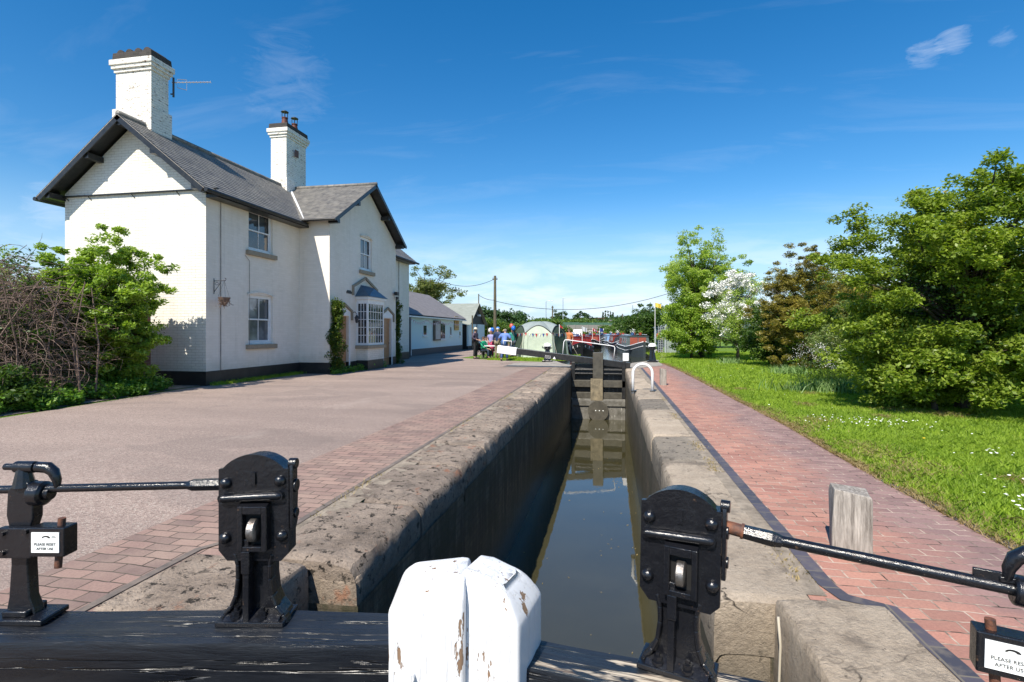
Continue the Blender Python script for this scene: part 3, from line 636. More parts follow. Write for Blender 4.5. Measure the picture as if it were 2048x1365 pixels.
# ------------------------------------------------------------------ near mitre gates
def C(lat, D): return (lat*math.cos(TH)-D*math.sin(TH), D*math.cos(TH)+lat*math.sin(TH))
def frame(lat, D, dlat, dD, z):
    """local frame: x along beam (screen right), y away from the camera, z up"""
    o = Vector((*C(lat, D), z)); a = Vector(C(lat+dlat, D+dD))-Vector(C(lat, D)); a.normalize()
    u = Vector((a.x, a.y, 0)); w = Vector((0, 0, 1)); v = w.cross(u)
    return Matrix(((u.x, v.x, 0, o.x), (u.y, v.y, 0, o.y), (0, 0, 1, o.z), (0, 0, 0, 1)))
def rough_beam(T, x0, x1, w0, w1, h, m, name, parent, seed=0, amp=.008, rot=0):
    nx = int(abs(x1-x0)/.035); prof = []
    b = .016
    for (yy, zz) in ((-1, -1), (-1, -.5), (-1, 0), ): pass
    vs = []; fs = []
    sec = [(-.5, -1), (-.5, -.75), (-.5, -.5), (-.5, -.25), (-.5, -b/h*1.3), (-.5+b*2.2, 0), (-.3, 0), (-.1, 0), (.1, 0), (.3, 0), (.5-b*2.2, 0), (.5, -b/h*1.3), (.5, -.4), (.5, -1)]
    n = len(sec)
    for i in range(nx+1):
        t = i/nx; x = x0+(x1-x0)*t; w = w0+(w1-w0)*t
        for a, c in sec:
            p = Vector((x*1.6, a*3, c*2+seed)); q = mn.noise(p*1.4); q2 = mn.noise(Vector((x*3, a*26, c*20+seed)))
            vs.append((x, a*w+q*amp*.6+(q2*.003 if c < -.06 else 0), c*h+(q*amp+q2*.004 if c > -.1 else 0)))
    for i in range(nx):
        for k in range(n): fs.append((i*n+k, i*n+(k+1) % n, (i+1)*n+(k+1) % n, (i+1)*n+k))
    fs += [tuple(range(n)), tuple(nx*n+k for k in range(n-1, -1, -1))]
    mb = MB(); mb.T = T; mb.add(vs, fs); return mb.build(name, m, parent, smooth='auto')
TL = frame(-.16, 1.862, 1, -.014, .47); TR = frame(.0, 1.862, 1, -.335, .395)
aL = math.atan2(TL[1][0], TL[0][0]); aR = math.atan2(TR[1][0], TR[0][0])
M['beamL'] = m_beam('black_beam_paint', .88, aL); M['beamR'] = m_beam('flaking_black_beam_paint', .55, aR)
gl = thing('lock_gate', 'left near lock gate, black balance beam and left white post head', 'lock gate', tuple(TL @ Vector((0, 0, -.47))))
gr = thing('lock_gate', 'right near lock gate, beam paint flaked to pale wood beside its white post head', 'lock gate', tuple(TR @ Vector((.1, 0, -.395))))
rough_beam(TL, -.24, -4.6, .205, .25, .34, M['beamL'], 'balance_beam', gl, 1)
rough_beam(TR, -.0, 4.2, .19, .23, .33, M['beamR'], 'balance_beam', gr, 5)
def planks(T, x0, x1, parent):
    mb = MB(); mb.T = T; x = x0
    while x < x1: mb.bb(x, min(x+.145, x1), -.05, .04, -2.9, -.36); x += .15
    for z in (-.45, -1.2, -2.2): mb.bb(x0, x1, -.12, -.052, z-.12, z+.1)
    mb.build('gate_planks', M['gatewood'], parent)
planks(TL, -1.35, -.23, gl); planks(TR, .0, 1.05, gr)
def mitre_post(T, x0, x1, y0, y1, ztop, parent, seed, tilt, chx=0, rad=.05, side=0):
    """white painted post head, rounded and weathered at the top"""
    nz, nr = 30, 28; vs = []; fs = []; zb = -.9
    cx_, cy_ = (x0+x1)/2, (y0+y1)/2; hx, hy = (x1-x0)/2, (y1-y0)/2
    rings = [(zb, 1)]+[(zb+(ztop-rad*1.1-zb)*i/12, 1) for i in range(1, 13)]
    for a in range(1, 7): ang = a/6*math.pi/2; rings.append((ztop-rad*1.1+rad*1.1*math.sin(ang), None if False else 1-(1-math.cos(ang))*rad/min(hx, hy)))
    rings += [(ztop+.001, .35), (ztop+.002, .02)]
    for z, k in rings:
        for j in range(nr):
            a = 2*math.pi*j/nr+.02; c, s_ = math.cos(a), math.sin(a); e = .14
            px = math.copysign(abs(c)**e, c); py = math.copysign(abs(s_)**e, s_)
            x = cx_+px*(hx-(1-k)*min(hx, hy)*(.22 if px*side < 0 else 1.35)); y = cy_+py*(hy-(1-k)*min(hx, hy))
            if k <= .35: x = cx_+px*hx*k; y = cy_+py*hy*k
            p = Vector((x*7, y*7, z*3+seed)); q = mn.noise(p); top = max(0, (z-(ztop-.16))/.16)
            zz = z+(tilt[0]*(x-cx_)+tilt[1]*(y-cy_)-chx*(max(0, side*(x-cx_)/hx))**2)*top+q*.012*top+mn.noise(Vector((x*30, y*30, seed)))*.005*top
            vs.append((x+q*.004+mn.noise(p*.5)*.008, y+q*.004, zz))
    m_ = len(rings)
    for i in range(m_-1):
        for j in range(nr): fs.append((i*nr+j, i*nr+(j+1) % nr, (i+1)*nr+(j+1) % nr, (i+1)*nr+j))
    fs.append(tuple((m_-1)*nr+j for j in range(nr)))
    mb = MB(); mb.T = T; mb.add(vs, fs)
    return mb.build('mitre_post', M['whitepaint'], parent, smooth=True)
p = mitre_post(TL, -.245, .014, -.175, .10, .222, gl, 1.3, (.10, .03), .03, .055, -1)
mb = MB(); mb.T = TL; mb.tube([(-.163, -.169, -.055), (-.163, -.192, -.055)], [.017, .014], 12); mb.build('bolt', M['whitepaint'], p, smooth='auto')
mitre_post(TR, -.145, .085, -.175, .10, .285, gr, 8.1, (-.22, -.06), .05, .06, 1)

def paddle_stand(T, parent, m=None):
    """cast iron rack-and-pinion stand; T has origin on the beam top, x right, y away, z up"""
    K = M['gloss_black']
    def arc(cx, cz, r, a0, a1, n): return [(cx+r*math.cos(R(a0+(a1-a0)*i/n)), cz+r*math.sin(R(a0+(a1-a0)*i/n))) for i in range(n+1)]
    # waisted pedestal
    left = [(-.118, .0), (-.105, .03), (-.08, .06), (-.064, .10), (-.057, .16), (-.058, .21), (-.068, .25), (-.085, .27), (-.085, .5)]
    poly = left+[(-x, z) for x, z in left[::-1]]
    mb = MB(); mb.T = T; mb.prism(poly, -.012, .05)
    # flanges along the edge of the pedestal, central rib
    for sgn in (1, -1):
        for (x0, z0), (x1, z1) in zip(left[:-3], left[1:-2]):
            a, b = Vector((sgn*x0, -.03, z0)), Vector((sgn*x1, -.03, z1)); mb.tube([a, b], .0085, 6)
            mb.add([(sgn*x0, -.03, z0), (sgn*x1, -.03, z1), (sgn*(x1-.008), -.03, z1), (sgn*(x0-.008), -.03, z0), (sgn*x0, 0, z0), (sgn*x1, 0, z1), (sgn*(x1-.008), 0, z1), (sgn*(x0-.008), 0, z0)],
                   [(0, 1, 2, 3), (0, 4, 5, 1), (1, 5, 6, 2), (3, 2, 6, 7), (0, 3, 7, 4)])
    mb.bb(-.028, -.006, -.056, .0, .0, .31)
    mb.bb(-.125, .12, -.062, .07, .0, .018)
    mb.add([(-.1, -.055, .018), (.1, -.055, .018), (.1, -.011, .045), (-.1, -.011, .045), (-.1, .0, .018), (.1, .0, .018)], [(0, 1, 2, 3), (0, 3, 4), (1, 5, 2)])
    st = mb.build('paddle_stand', K, parent, bevel=.003)
    # upper face plate with arched head
    pl = [(-.095, .225), (-.126, .262), (-.126, .555), (-.105, .557)]+arc(0, .46, .148, 139, 41, 12)+[(.105, .557), (.128, .557), (.128, .255), (.1, .225)]
    mb = MB(); mb.T = T; mb.prism(pl, -.034, -.014); mb.prism([(x*.93, z-.006) for x, z in pl], -.013, .05)
    mb.build('face_plate', K, st, bevel=.003)
    mb = MB(); mb.T = T
    for (bx, bz) in ((-.098, .505), (.098, .515), (-.1, .308), (.104, .318)):
        mb.tube([(bx, -.034, bz), (bx, -.04, bz), (bx, -.048, bz), (bx, -.053, bz), (bx, -.0545, bz)], [.0205, .0205, .017, .009, .001], 14)
    mb.each('rivet', K, st, smooth='auto')
    mb = MB(); mb.T = T; mb.tube([(-.112, -.047, .452), (-.105, -.047, .453), (.098, -.047, .464), (.107, -.047, .465)], [.008, .0145, .0145, .008], 12)
    for q in ((-.103, .453), (.096, .464)): mb.tube([(q[0], -.02, q[1]), (q[0], -.052, q[1])], .018, 10)
    mb.bb(-.008, .01, -.042, -.034, .5, .545)
    mb.build('cross_bar', K, st, smooth='auto')
    # roller window
    mb = MB(); mb.T = T; x0, x1, z0, z1 = -.042, .062, .27, .43
    for b_ in ((x0, x0+.018, z0, z1), (x1-.018, x1, z0, z1), (x0+.018, x1-.018, z1-.028, z1), (x0+.018, x1-.018, z0, z0+.018)): mb.bb(b_[0], b_[1], -.066, -.03, b_[2], b_[3])
    mb.add([(x0, -.066, z1), (x1, -.066, z1), (x1, -.03, z1+.012), (x0, -.03, z1+.012)], [(0, 1, 2, 3)])
    mb.bb(-.03, .0, -.064, -.03, .19, .27)
    mb.build('roller_housing', K, st, bevel=.0025)
    mb = MB(); mb.T = T; mb.bb(x0+.018, x1-.018, -.0365, -.035, z0+.018, z1-.028); mb.build('roller_slot', M['dark'], st)  # flat black plate stands in for the shaded depth behind the roller
    mb = MB(); mb.T = T; mb.tube([(-.006, -.045, .342), (-.001, -.045, .342), (.021, -.045, .342), (.026, -.045, .342)], [.034, .0415, .0415, .034], 28); mb.build('roller', M['steel'], st, smooth='auto')
    mb = MB(); mb.T = T
    for bx in (-.06, .035):
        mb.mark(); mb.tube([(bx, -.035, .02), (bx, -.035, .03)], .022, 8); mb.tube([(bx, -.035, .028), (bx, -.035, .047)], .0155, 6); mb.tube([(bx, -.035, .045), (bx, -.035, .06)], .008, 8)
    mb.each('foot_bolt', K, st, smooth='auto')
    # side lug with catch
    mb = MB(); mb.T = T
    lug = [(-.01, .34), (.02, .335), (.035, .36), (.033, .42), (.038, .47), (.03, .5), (.03, .56), (.02, .585), (-.002, .585), (-.012, .565), (-.012, .5)]
    mb.prism([(a-.02, b) for a, b in lug], .129, .142, 'yz'); mb.tube([(.122, -.012, .572), (.15, -.012, .572)], .019, 14); mb.tube([(.128, -.006, .49), (.148, -.006, .49)], .024, 14); mb.tube([(.128, -.004, .39), (.148, -.004, .39)], .018, 12)
    mb.build('catch_lug', K, st, smooth='auto', bevel=.002); return st
SL = TL @ Matrix.Translation((-.772, .055, 0)); SR = TR @ Matrix.Translation((.560, .075, 0)) @ Matrix.Rotation(R(-9), 4, 'Z') @ Matrix.Rotation(R(1.2), 4, 'Y')
paddle_stand(SL, gl); paddle_stand(SR, gr)
SRm = SR
def spindle(T, parent, pts, r, hex0, hex1, rusty=False):
    mb = MB(); mb.T = T; mb.tube(pts, r, 16); o = mb.build('spindle', M['gloss_black'], parent, smooth='auto')
    mb = MB(); mb.T = T; mb.tube([hex0[0], hex0[1], hex0[2]], hex1, 6); mb.build('coupling', M['gloss_black'], o, smooth=False, bevel=.002); return o
# left: from the stand out to the bearing stand on the left
o = spindle(SL, gl, [(-.245, .0, .487), (-1.5, .0, .452)], .0145, [(-.11, .0, .492), (-.24, .0, .488), (-.262, .0, .487)], [.0235, .0225, .015])
o2 = spindle(SR, gr, [(.27, .0, .49), (.835, .0, .474)], .0165, [(.185, .0, .498), (.27, .0, .491), (.298, .0, .488)], [.0225, .0245, .019])
mb = MB(); mb.T = SR; mb.tube([(.125, 0, .504), (.182, 0, .4985)], .0205, 14); mb.tube([(.182, 0, .4985), (.19, 0, .4975)], .0245, 14); mb.build('rusty_collar', M['rust'], o2, smooth='auto')
mb = MB(); mb.T = SR; mb.tube([(.83, 0, .4745), (.835, 0, .474), (.857, 0, .472), (.863, 0, .4715)], [.033, .039, .039, .034], 22); mb.bb(.75, .81, -.006, .006, .488, .513); mb.build('end_flange', M['gloss_black'], o2, smooth='auto', bevel=.002)
def bearing_stand(T, parent, s):
    """T: centre of foot; s=+1 label box reaches to screen right, -1 to the left"""
    K = M['gloss_black']; mb = MB(); mb.T = T
    pf = [(-.055, 0), (.06, 0), (.052, .04), (.036, .08), (.03, .2), (.034, .32), (.05, .37), (.05, .47), (.03, .5), (-.02, .5), (-.045, .47), (-.05, .38), (-.036, .32), (-.032, .2), (-.04, .08)]
    mb.prism([(s*x, z) for x, z in pf], -.022, .022); mb.box((s*.02, -.005, .01), (.20, .12, .02)); mb.box((s*.0, -.0, .03), (.09, .09, .022))
    o = mb.build('bearing_stand', K, parent, smooth='auto', bevel=.005, seg=3)
    mb = MB(); mb.T = T
    mb.tube([(s*.03, 0, .455), (s*.036, 0, .455), (s*.075, 0, .455), (s*.082, 0, .455)], [.036, .044, .044, .034], 22); mb.tube([(s*.07, 0, .455), (s*.1, 0, .455)], .024, 18)
    mb.tube([(-s*.07, -.005, .553), (-s*.03, -.005, .553), (-s*.028, -.005, .553), (s*.045, -.005, .553)], [.012, .012, .021, .021], 14)
    mb.tube([(s*.05, -.005, .553), (s*.09, -.005, .551), (s*.112, -.005, .535), (s*.124, -.005, .505), (s*.126, -.005, .475)], [.0195, .021, .019, .015, .009], 12)
    mb.tube([(0, -.005, .553), (0, -.003, .48)], [.02, .036], 10)
    mb.box((s*.115, -.004, .475), (.055, .012, .014)); mb.build('catch', K, o, smooth='auto', bevel=.002)
    mb = MB(); mb.T = T; mb.bb(min(s*-.05, s*.07), max(s*-.05, s*.07), -.052, -.024, .235, .345); mb.bb(min(s*.07, s*.198), max(s*.07, s*.198), -.06, -.0, .245, .35)
    bx = mb.build('notice_box', K, o, bevel=.004)
    mb = MB(); mb.T = T
    for q in ((-.03, .325), (-.03, .255), (.055, .333)): mb.tube([(s*q[0], -.053, q[1]), (s*q[0], -.062, q[1])], .009, 8)
    mb.each('box_screw', K, o, smooth='auto')
    mb = MB(); mb.T = T; mb.tube([(s*.165, -.03, .375), (s*.15, -.03, .195)], .012, 12); mb.build('stub_rod', M['rust'], o, smooth='auto')
    x0, x1 = s*.082, s*.182; x0, x1 = min(x0, x1), max(x0, x1)
    mb = MB(); mb.T = T; mb.bb(x0, x1, -.063, -.0602, .262, .334); mb.build('notice_label', M['label'], o)
    face = T @ Matrix.Translation(((x0+x1)/2, -.0635, .288)) @ Matrix.Rotation(R(90), 4, 'X')
    t = text('PLEASE RESET', .0128, face, M['ink'], 'lettering', o); text('AFTER USE', .0128, T @ Matrix.Translation(((x0+x1)/2, -.0635, .272)) @ Matrix.Rotation(R(90), 4, 'X'), M['ink'], 'lettering', o)
    mb = MB(); mb.T = T @ Matrix.Translation(((x0+x1)/2+.004, -.0635, .314))
    pts = [(.016*math.cos(a), 0, .009*math.sin(a)) for a in [math.pi*i/8 for i in range(9)]]
    pts2 = [(.009*math.cos(a)-.002, 0, .004*math.sin(a)) for a in [math.pi*i/8 for i in range(9)]]
    mb.add(pts+pts2, [(i, i+1, 10+i, 9+i) for i in range(8)]); mb.bb(.02, .032, -.0002, .0002, .006, .0075); mb.bb(.02, .036, -.0002, .0002, .002, .0035); mb.build('emblem', M['ink'], o)
bearing_stand(SL @ Matrix.Translation((-.865, 0, 0)), gl, 1)
bearing_stand(SR @ Matrix.Translation((.945, -.0, .022)), gr, -1)
# rope hanging in the gate recess
mb = MB(); mb.tube([(.865, 2.98, .02), (.87, 2.96, -.12), (.86, 2.97, -.5), (.872, 2.95, -1.2)], .007, 6); tag(mb.build('rope', M['rope'], smooth=True), 'thin pale rope hanging down the stone corner beside the right gate', 'rope')

# ------------------------------------------------------------------ top gate
tg = thing('top_gate', 'black single-leaf lock gate at the far end of the chamber, white-ended balance beam over it', 'lock gate', (-.5, 22.3, 0))
mb = MB()
mb.bb(-1.62, .58, 22.20, 22.36, -.26, -.02); mb.bb(-1.62, .58, 22.12, 22.20, -.09, -.05); mb.bb(-1.62, .58, 22.12, 22.20, -.25, -.2)
mb.bb(-1.62, .58, 22.34, 22.44, -.3, .16)
mb.build('top_rail', M['black_wood'], tg, bevel=.01)
mb = MB(); x = -1.62
while x < .57: mb.bb(x, min(x+.17, .58), 22.36, 22.42, -1.2, -.262); x += .171
mb.build('planking', M['black_wood'], tg)
mb = MB(); mb.bb(-1.62, .58, 22.08, 22.36, -.78, -.5); mb.build('mid_rail', M['gatewood'], tg, bevel=.01)
mb = MB(); mb.bb(-1.62, .58, 22.1, 22.36, -1.25, -1.0); mb.build('bottom_rail', M['gatewood'], tg, bevel=.01)
mb = MB(); mb.bb(-1.63, -1.48, 22.12, 22.40, -1.25, .25); mb.build('heel_post', M['black_wood'], tg, bevel=.01)
mb = MB(); mb.bb(.44, .585, 22.08, 22.40, -1.25, .3); mb.build('toe_post', M['black_wood'], tg, bevel=.01)
mb = MB(); mb.bb(-.83, -.33, 21.98, 22.1, -1.45, -.42); mb.build('paddle_board', M['gatewood_pale'], tg, bevel=.01)
mb = MB(); mb.bb(-.74, -.32, 22.0, 22.2, -.415, .66); mb.build('paddle_post', M['gatewood'], tg, bevel=.015)
an = R(6.9); rot = Matrix.Rotation(an, 3, 'Y')
def bp(x): return .245+(.75-x)*math.tan(an)*1.0
mb = MB(); xa, xb = -3.98, .78; mb.box(((xa+xb)/2, 22.3, bp((xa+xb)/2)-.13), ((xb-xa)/math.cos(an), .28, .26), rot); mb.build('balance_beam', M['black_wood'], tg, bevel=.012)
mb = MB(); xa, xb = -4.82, -3.98; mb.box(((xa+xb)/2, 22.3, bp((xa+xb)/2)-.15), ((xb-xa)/math.cos(an), .33, .33), rot); mb.build('beam_end', M['white_gloss'], tg, bevel=.02)
mb = MB(); mb.box((.60, 22.32, .47), (.24, .24, .32)); mb.build('post_cap', M['white_gloss'], tg, bevel=.02)
mb = MB(); mb.tube([(-2.03, 22.45, .5), (-1.98, 22.5, 1.08), (-1.93, 22.5, 1.17), (-1.8, 22.5, 1.17), (.02, 22.5, .93), (.13, 22.5, .90), (.16, 22.5, .84), (.10, 22.5, .3)], .019, 10); mb.build('handrail', M['white_gloss'], tg, smooth=True)
mb = MB(); T0 = Matrix.Translation((-2.55, 22.155, .44)) @ Matrix.Rotation(an, 4, 'Y'); mb.T = T0
for k in range(3):
    for j in range(6): mb.bb(-.2+j*.043, -.17+j*.043-(.006 if (j+k) % 3 else 0), -.004, .002, .045-k*.05, .045-k*.05+.014)
mb.add([(.14, -.004, -.05), (.26, -.004, -.05), (.2, -.004, .06)], [(0, 1, 2)]); mb.build('painted_lettering', M['inkw'], tg)
mb = MB(); mb.tube([(-4.55, 22.2, .98), (-4.55, 22.2, 1.14), (-4.2, 22.2, 1.12), (-4.2, 22.2, .93)], .018, 6); mb.build('grab_handle', M['white_gloss'], tg, smooth=True)
cw = thing('cill_wall', 'stained stone cill wall with white lime trickles under the far lock gate', 'lock wall', (-.5, 22.4, -1.7))
def m_cill():
    t = NT('limey_cill_stone'); P = t.pos(); c = t.mix(t.rng(t.noise(3, 6, .7, P), .35, .65), (.17, .16, .14, 1), (.07, .065, .05, 1))
    c = t.mix(t.rng(t.noise(4, 8, .75, t.pos((2, 1, .6))), .6, .68), c, (.5, .48, .42, 1)); t.col(c); t.rough(.6); t.bump(t.noise(8, 6, .7, P), .8, .02); return t.m
mb = MB(); mb.bb(-1.62, .58, 22.05, 22.5, -3.5, -1.26); mb.bb(-1.62, .58, 21.98, 22.05, -1.55, -1.3); mb.build('cill_face', m_cill(), cw, bevel=.02)
mb = MB(); mb.tube([(-.52, 22.06, -1.75), (-.52, 21.9, -1.75)], .42, 24); mb.build('culvert_mouth', M['gatewood'], cw, smooth='auto')
mb = MB()
for k in range(3): mb.tube([(-.62+k*.15, 21.91, -1.72), (-.62+k*.15, 21.885, -1.72)], .022, 8)
mb.each('culvert_bolt', M['label'], cw, smooth='auto')
def ground_paddle(loc, label):
    t = thing('ground_paddle_gear', label, 'paddle gear', (0, 0, 0), 'ground paddle gear beside the top gate')
    mb = MB(); mb.box((0, 0, .04), (.5, .42, .08)); mb.box((0, 0, .36), (.36, .26, .56), taper=.55); mb.box((0, 0, .70), (.3, .22, .16)); mb.tube([(-.24, 0, .7), (.24, 0, .7)], .03, 8)
    mb.box((0, -.12, .45), (.06, .06, .5)); mb.build('gear_post', M['gloss_black'], t, bevel=.012)
    mb = MB(); mb.lathe((0, 0, .785), [(.2, 0), (.2, .05), (.17, .11), (.1, .16), (.01, .175)], 16); mb.build('cap', M['white_gloss'], t, smooth='auto')
    mb = MB(); mb.lathe((0, 0, .77), [(.17, 0), (.17, .02)], 16); mb.tube([(-.27, 0, .74), (-.24, 0, .74)], .05, 10); mb.build('cap_collar', M['gloss_black'], t)
    t.location = loc; return t
ground_paddle((-3.16, 26.5, 0), 'black paddle gear post with white domed cap in front of the tent')
ground_paddle((2.02, 27.05, 0), 'black paddle gear post with white domed cap at the end of the red brick path')

# ------------------------------------------------------------------ things on the lockside
mb = MB(); pts = [(.55, 13.75, -.05), (.55, 13.75, .46)]+[(.79-.24*math.cos(a), 13.75, .46+.24*math.sin(a)) for a in [math.pi*i/14 for i in range(1, 14)]]+[(1.03, 13.75, .46), (1.03, 13.75, -.05)]
ah = thing('ladder_handrail', 'white painted hoop handrail standing on the pale coping of the right lock wall', 'handrail', (.79, 13.75, 0)); mb.tube(pts, .036, 12); mb.build('hoop', M['white_gloss'], ah, smooth=True)
mb = MB(); [mb.box((x, 13.75, .012), (.13, .16, .024)) for x in (.57, 1.03)]; mb.each('base_plate', M['black_wood'], ah)
def bollard(loc, w, h, label, rz, lean=0):
    mb = MB(); n = 9; vs = []
    sec = [(-.5, -.5), (-.5, 0), (-.5, .5), (0, .5), (.5, .5), (.5, 0), (.5, -.5), (0, -.5)]; n = 8; nz = 12
    for j in range(nz+1):
        z = h*j/nz; k = 1-.04*j/nz-(.06 if j == nz else 0)
        for a, b in sec:
            q = mn.noise(Vector((a*3+loc[0], b*3, z*3))); vs.append((a*w*k+q*.012, b*w*k+q*.01, z-.03+(q*.02-a*.03 if j == nz else 0)))
    fs = [(j*n+i, j*n+(i+1) % n, (j+1)*n+(i+1) % n, (j+1)*n+i) for j in range(nz) for i in range(n)]+[tuple(nz*n+i for i in range(n))]
    mb.add(vs, fs); o = mb.build('wooden_bollard', M['greywood'], smooth='auto', bevel=.006); o.location = loc; o.rotation_euler = (R(lean), 0, rz)
    tag(o, label, 'bollard', 'oak bollards on the red brick path'); return o
bollard((1.63, 4.02, 0), .235, .455, 'weathered grey square oak bollard on the red brick path, large in the foreground', R(-14))
bollard((1.46, 15.55, 0), .17, .49, 'small grey oak bollard on the red brick path just beyond the white hoop handrail', R(5))
# ------------------------------------------------------------------ lock keeper's house
HS = thing('house', 'white painted brick lock cottage with slate roofs, front gable and two tall chimneys', 'house', (-11.2, 12.95, 0))
XL, XF, Y0, Y1, Y2, Y3, XE = -16.0, -11.2, 12.95, 17.47, 23.42, 28.1, -10.0
EZ, RZ = 5.62, 7.52; XR = (XL+XF)/2; YR = (Y1+Y2)/2
def wall_holes(axis, const, a0, a1, z0, z1, holes, name, m, thick=.12, top=None, sgn=1):
    """wall with openings; axis 'y': plane x=const facing +X, axis 'x': plane y=const facing -Y. built as cells + reveals"""
    mb = MB(); us = sorted({a0, a1}|{h[0] for h in holes}|{h[1] for h in holes}); zs = sorted({z0, z1}|{h[2] for h in holes}|{h[3] for h in holes})
    pt = (lambda u, z, d=0: (const-d, u, z)) if axis == 'y' else (lambda u, z, d=0: (u, const+d, z))
    for i in range(len(us)-1):
        for j in range(len(zs)-1):
            cu, cz = (us[i]+us[i+1])/2, (zs[j]+zs[j+1])/2
            if any(h[0] < cu < h[1] and h[2] < cz < h[3] for h in holes): continue
            mb.quad(pt(us[i], zs[j]), pt(us[i+1], zs[j]), pt(us[i+1], zs[j+1]), pt(us[i], zs[j+1]))
    for h in holes:
        a, b, c, d = h[:4]; t = thick
        mb.quad(pt(a, c), pt(a, d), pt(a, d, t), pt(a, c, t)); mb.quad(pt(b, c), pt(b, d), pt(b, d, t), pt(b, c, t))
        mb.quad(pt(a, d), pt(b, d), pt(b, d, t), pt(a, d, t)); mb.quad(pt(a, c), pt(b, c), pt(b, c, t), pt(a, c, t))
    if top: mb.poly([pt(u, z) for u, z in top])
    return mb.build(name, m, HS)
WU = (14.72, 15.92, 4.10, 5.42); WL = (14.72, 15.92, 1.13, 2.70)
wall_holes('x', Y0, XL, XF, .40, EZ, [], 'gable_wall', M['white_brick'], top=[(XL, EZ), (XF, EZ), (XR, RZ)])
wall_holes('y', XF, Y0, Y1, .40, EZ, [WU, WL], 'front_wall', M['white_front'])
wall_holes('y', XF, Y2, Y3, .40, EZ, [], 'front_wall', M['white_front'])
wall_holes('x', Y1, XF, XE, .40, EZ, [], 'return_wall', M['white_front'])
GW = (19.86, 20.9, 4.05, 5.42); D1 = (18.02, 18.86, .0, 2.12); D2 = (22.04, 22.88, .0, 2.12); BY = (19.5, 21.0, .98, 2.8)
wall_holes('y', XE, Y1, Y2, .36, EZ, [GW, (D1[0], D1[1], .36, 2.12), (D2[0], D2[1], .36, 2.12), BY], 'projecting_wall', M['white_front'], top=[(Y1, EZ), (Y2, EZ), (YR, 7.5)])
mb = MB(); mb.quad((XE, Y2, .4), (XF, Y2, .4), (XF, Y2, EZ), (XE, Y2, EZ)); mb.quad((XF, Y3, 0), (XL, Y3, 0), (XL, Y3, EZ), (XF, Y3, EZ)); mb.poly([(XF, Y3, EZ), (XL, Y3, EZ), (XR, Y3, RZ)]); mb.quad((XL, Y0, 0), (XL, Y3, 0), (XL, Y3, EZ), (XL, Y0, EZ)); mb.build('rear_walls', M['white_brick'], HS)
mb = MB(); P_ = .012
mb.bb(XL-P_, XF+P_, Y0-P_, Y0+.2, -.1, .40); mb.bb(XF-.2, XF+P_, Y0+.2, Y1-P_, -.1, .40); mb.bb(XF+P_, XE+P_, Y1-P_, Y1+.2, -.1, .38)
for a, b in ((Y1+.2, D1[0]), (D1[1], D2[0]), (D2[1], Y2+P_)): mb.bb(XE-.2, XE+P_, a, b, -.1, .36)
mb.bb(XF-.2, XF+P_, Y2+P_, Y3, -.1, .40); mb.build('plinth', M['black_plinth'], HS)
# roofs made of slate courses
def slates(A, B, Cc, Dd, m, name, step=.16, clip=None):
    """A-B lower edge, D-C upper edge; overlapping courses"""
    A, B, Cc, Dd = map(Vector, (A, B, Cc, Dd)); n = max(2, int((Dd-A).length/step)); mb = MB()
    nrm = (B-A).cross(Dd-A).normalized(); nrm = nrm if nrm.z > 0 else -nrm
    for i in range(n):
        t0, t1 = i/n, min(1, (i+1.12)/n); a, b, c, d = A.lerp(Dd, t0), B.lerp(Cc, t0), B.lerp(Cc, t1), A.lerp(Dd, t1)
        k = nrm*.016; k0 = nrm*.001
        mb.add([a+k, b+k, c+k0, d+k0, a-nrm*.012, b-nrm*.012], [(0, 1, 2, 3), (0, 4, 5, 1)])
    return mb.build(name, m, HS)
OV = .5; xe1, xe0 = XF+.38, XL-.38; sl_ = (RZ-EZ)/(XF-XR); ze = EZ-.38*sl_+.12; zr = RZ+.12
slates((xe1, Y0-OV, ze), (xe1, Y3+.3, ze), (XR, Y3+.3, zr), (XR, Y0-OV, zr), M['slate_y'], 'main_roof')
slates((xe0, Y3+.3, ze), (xe0, Y0-OV, ze), (XR, Y0-OV, zr), (XR, Y3+.3, zr), M['slate_y'], 'main_roof')
mb = MB(); mb.poly([(xe1, Y0-OV+.02, ze-.05), (XR, Y0-OV+.02, zr-.05), (XR, Y3+.28, zr-.05), (xe1, Y3+.28, ze-.05)]); mb.poly([(xe0, Y0-OV+.02, ze-.05), (XR, Y0-OV+.02, zr-.05), (XR, Y3+.28, zr-.05), (xe0, Y3+.28, ze-.05)]); mb.build('soffit', M['black_wood'], HS)
ys0, ys1 = Y1-.32, Y2+.32; sg = (7.5-EZ)/(YR-Y1); zge = EZ-.32*sg+.14; zgr = 7.5+.14; xg = XE+.42
slates((XF-.3, ys0, zge), (xg, ys0, zge), (xg, YR, zgr), (XR, YR, zgr), M['slate_x'], 'gable_roof', .17)
slates((xg, ys1, zge), (XF-.3, ys1, zge), (XR, YR, zgr), (xg, YR, zgr), M['slate_x'], 'gable_roof', .17)
mb = MB(); mb.poly([(XF, ys0, zge-.05), (xg-.02, ys0, zge-.05), (xg-.02, YR, zgr-.05), (XR, YR, zgr-.05)]); mb.poly([(xg-.02, ys1, zge-.05), (XF, ys1, zge-.05), (XR, YR, zgr-.05), (xg-.02, YR, zgr-.05)]); mb.build('soffit', M['black_wood'], HS)
mb = MB(); mb.tube([(XR, Y0-OV, zr+.02), (XR, Y3+.3, zr+.02)], .085, 8); mb.tube([(XR, YR, zgr+.02), (xg+.02, YR, zgr+.02)], .08, 8); mb.each('ridge_tiles', M['slate_x'], HS, smooth=True)
mb = MB(); mb.tube([(xe1+.03, ys0-.02, ze+.07), (XR+.15, YR-.1, zr-.06)], .045, 6); mb.build('valley_flashing', M['white_gloss'], HS)
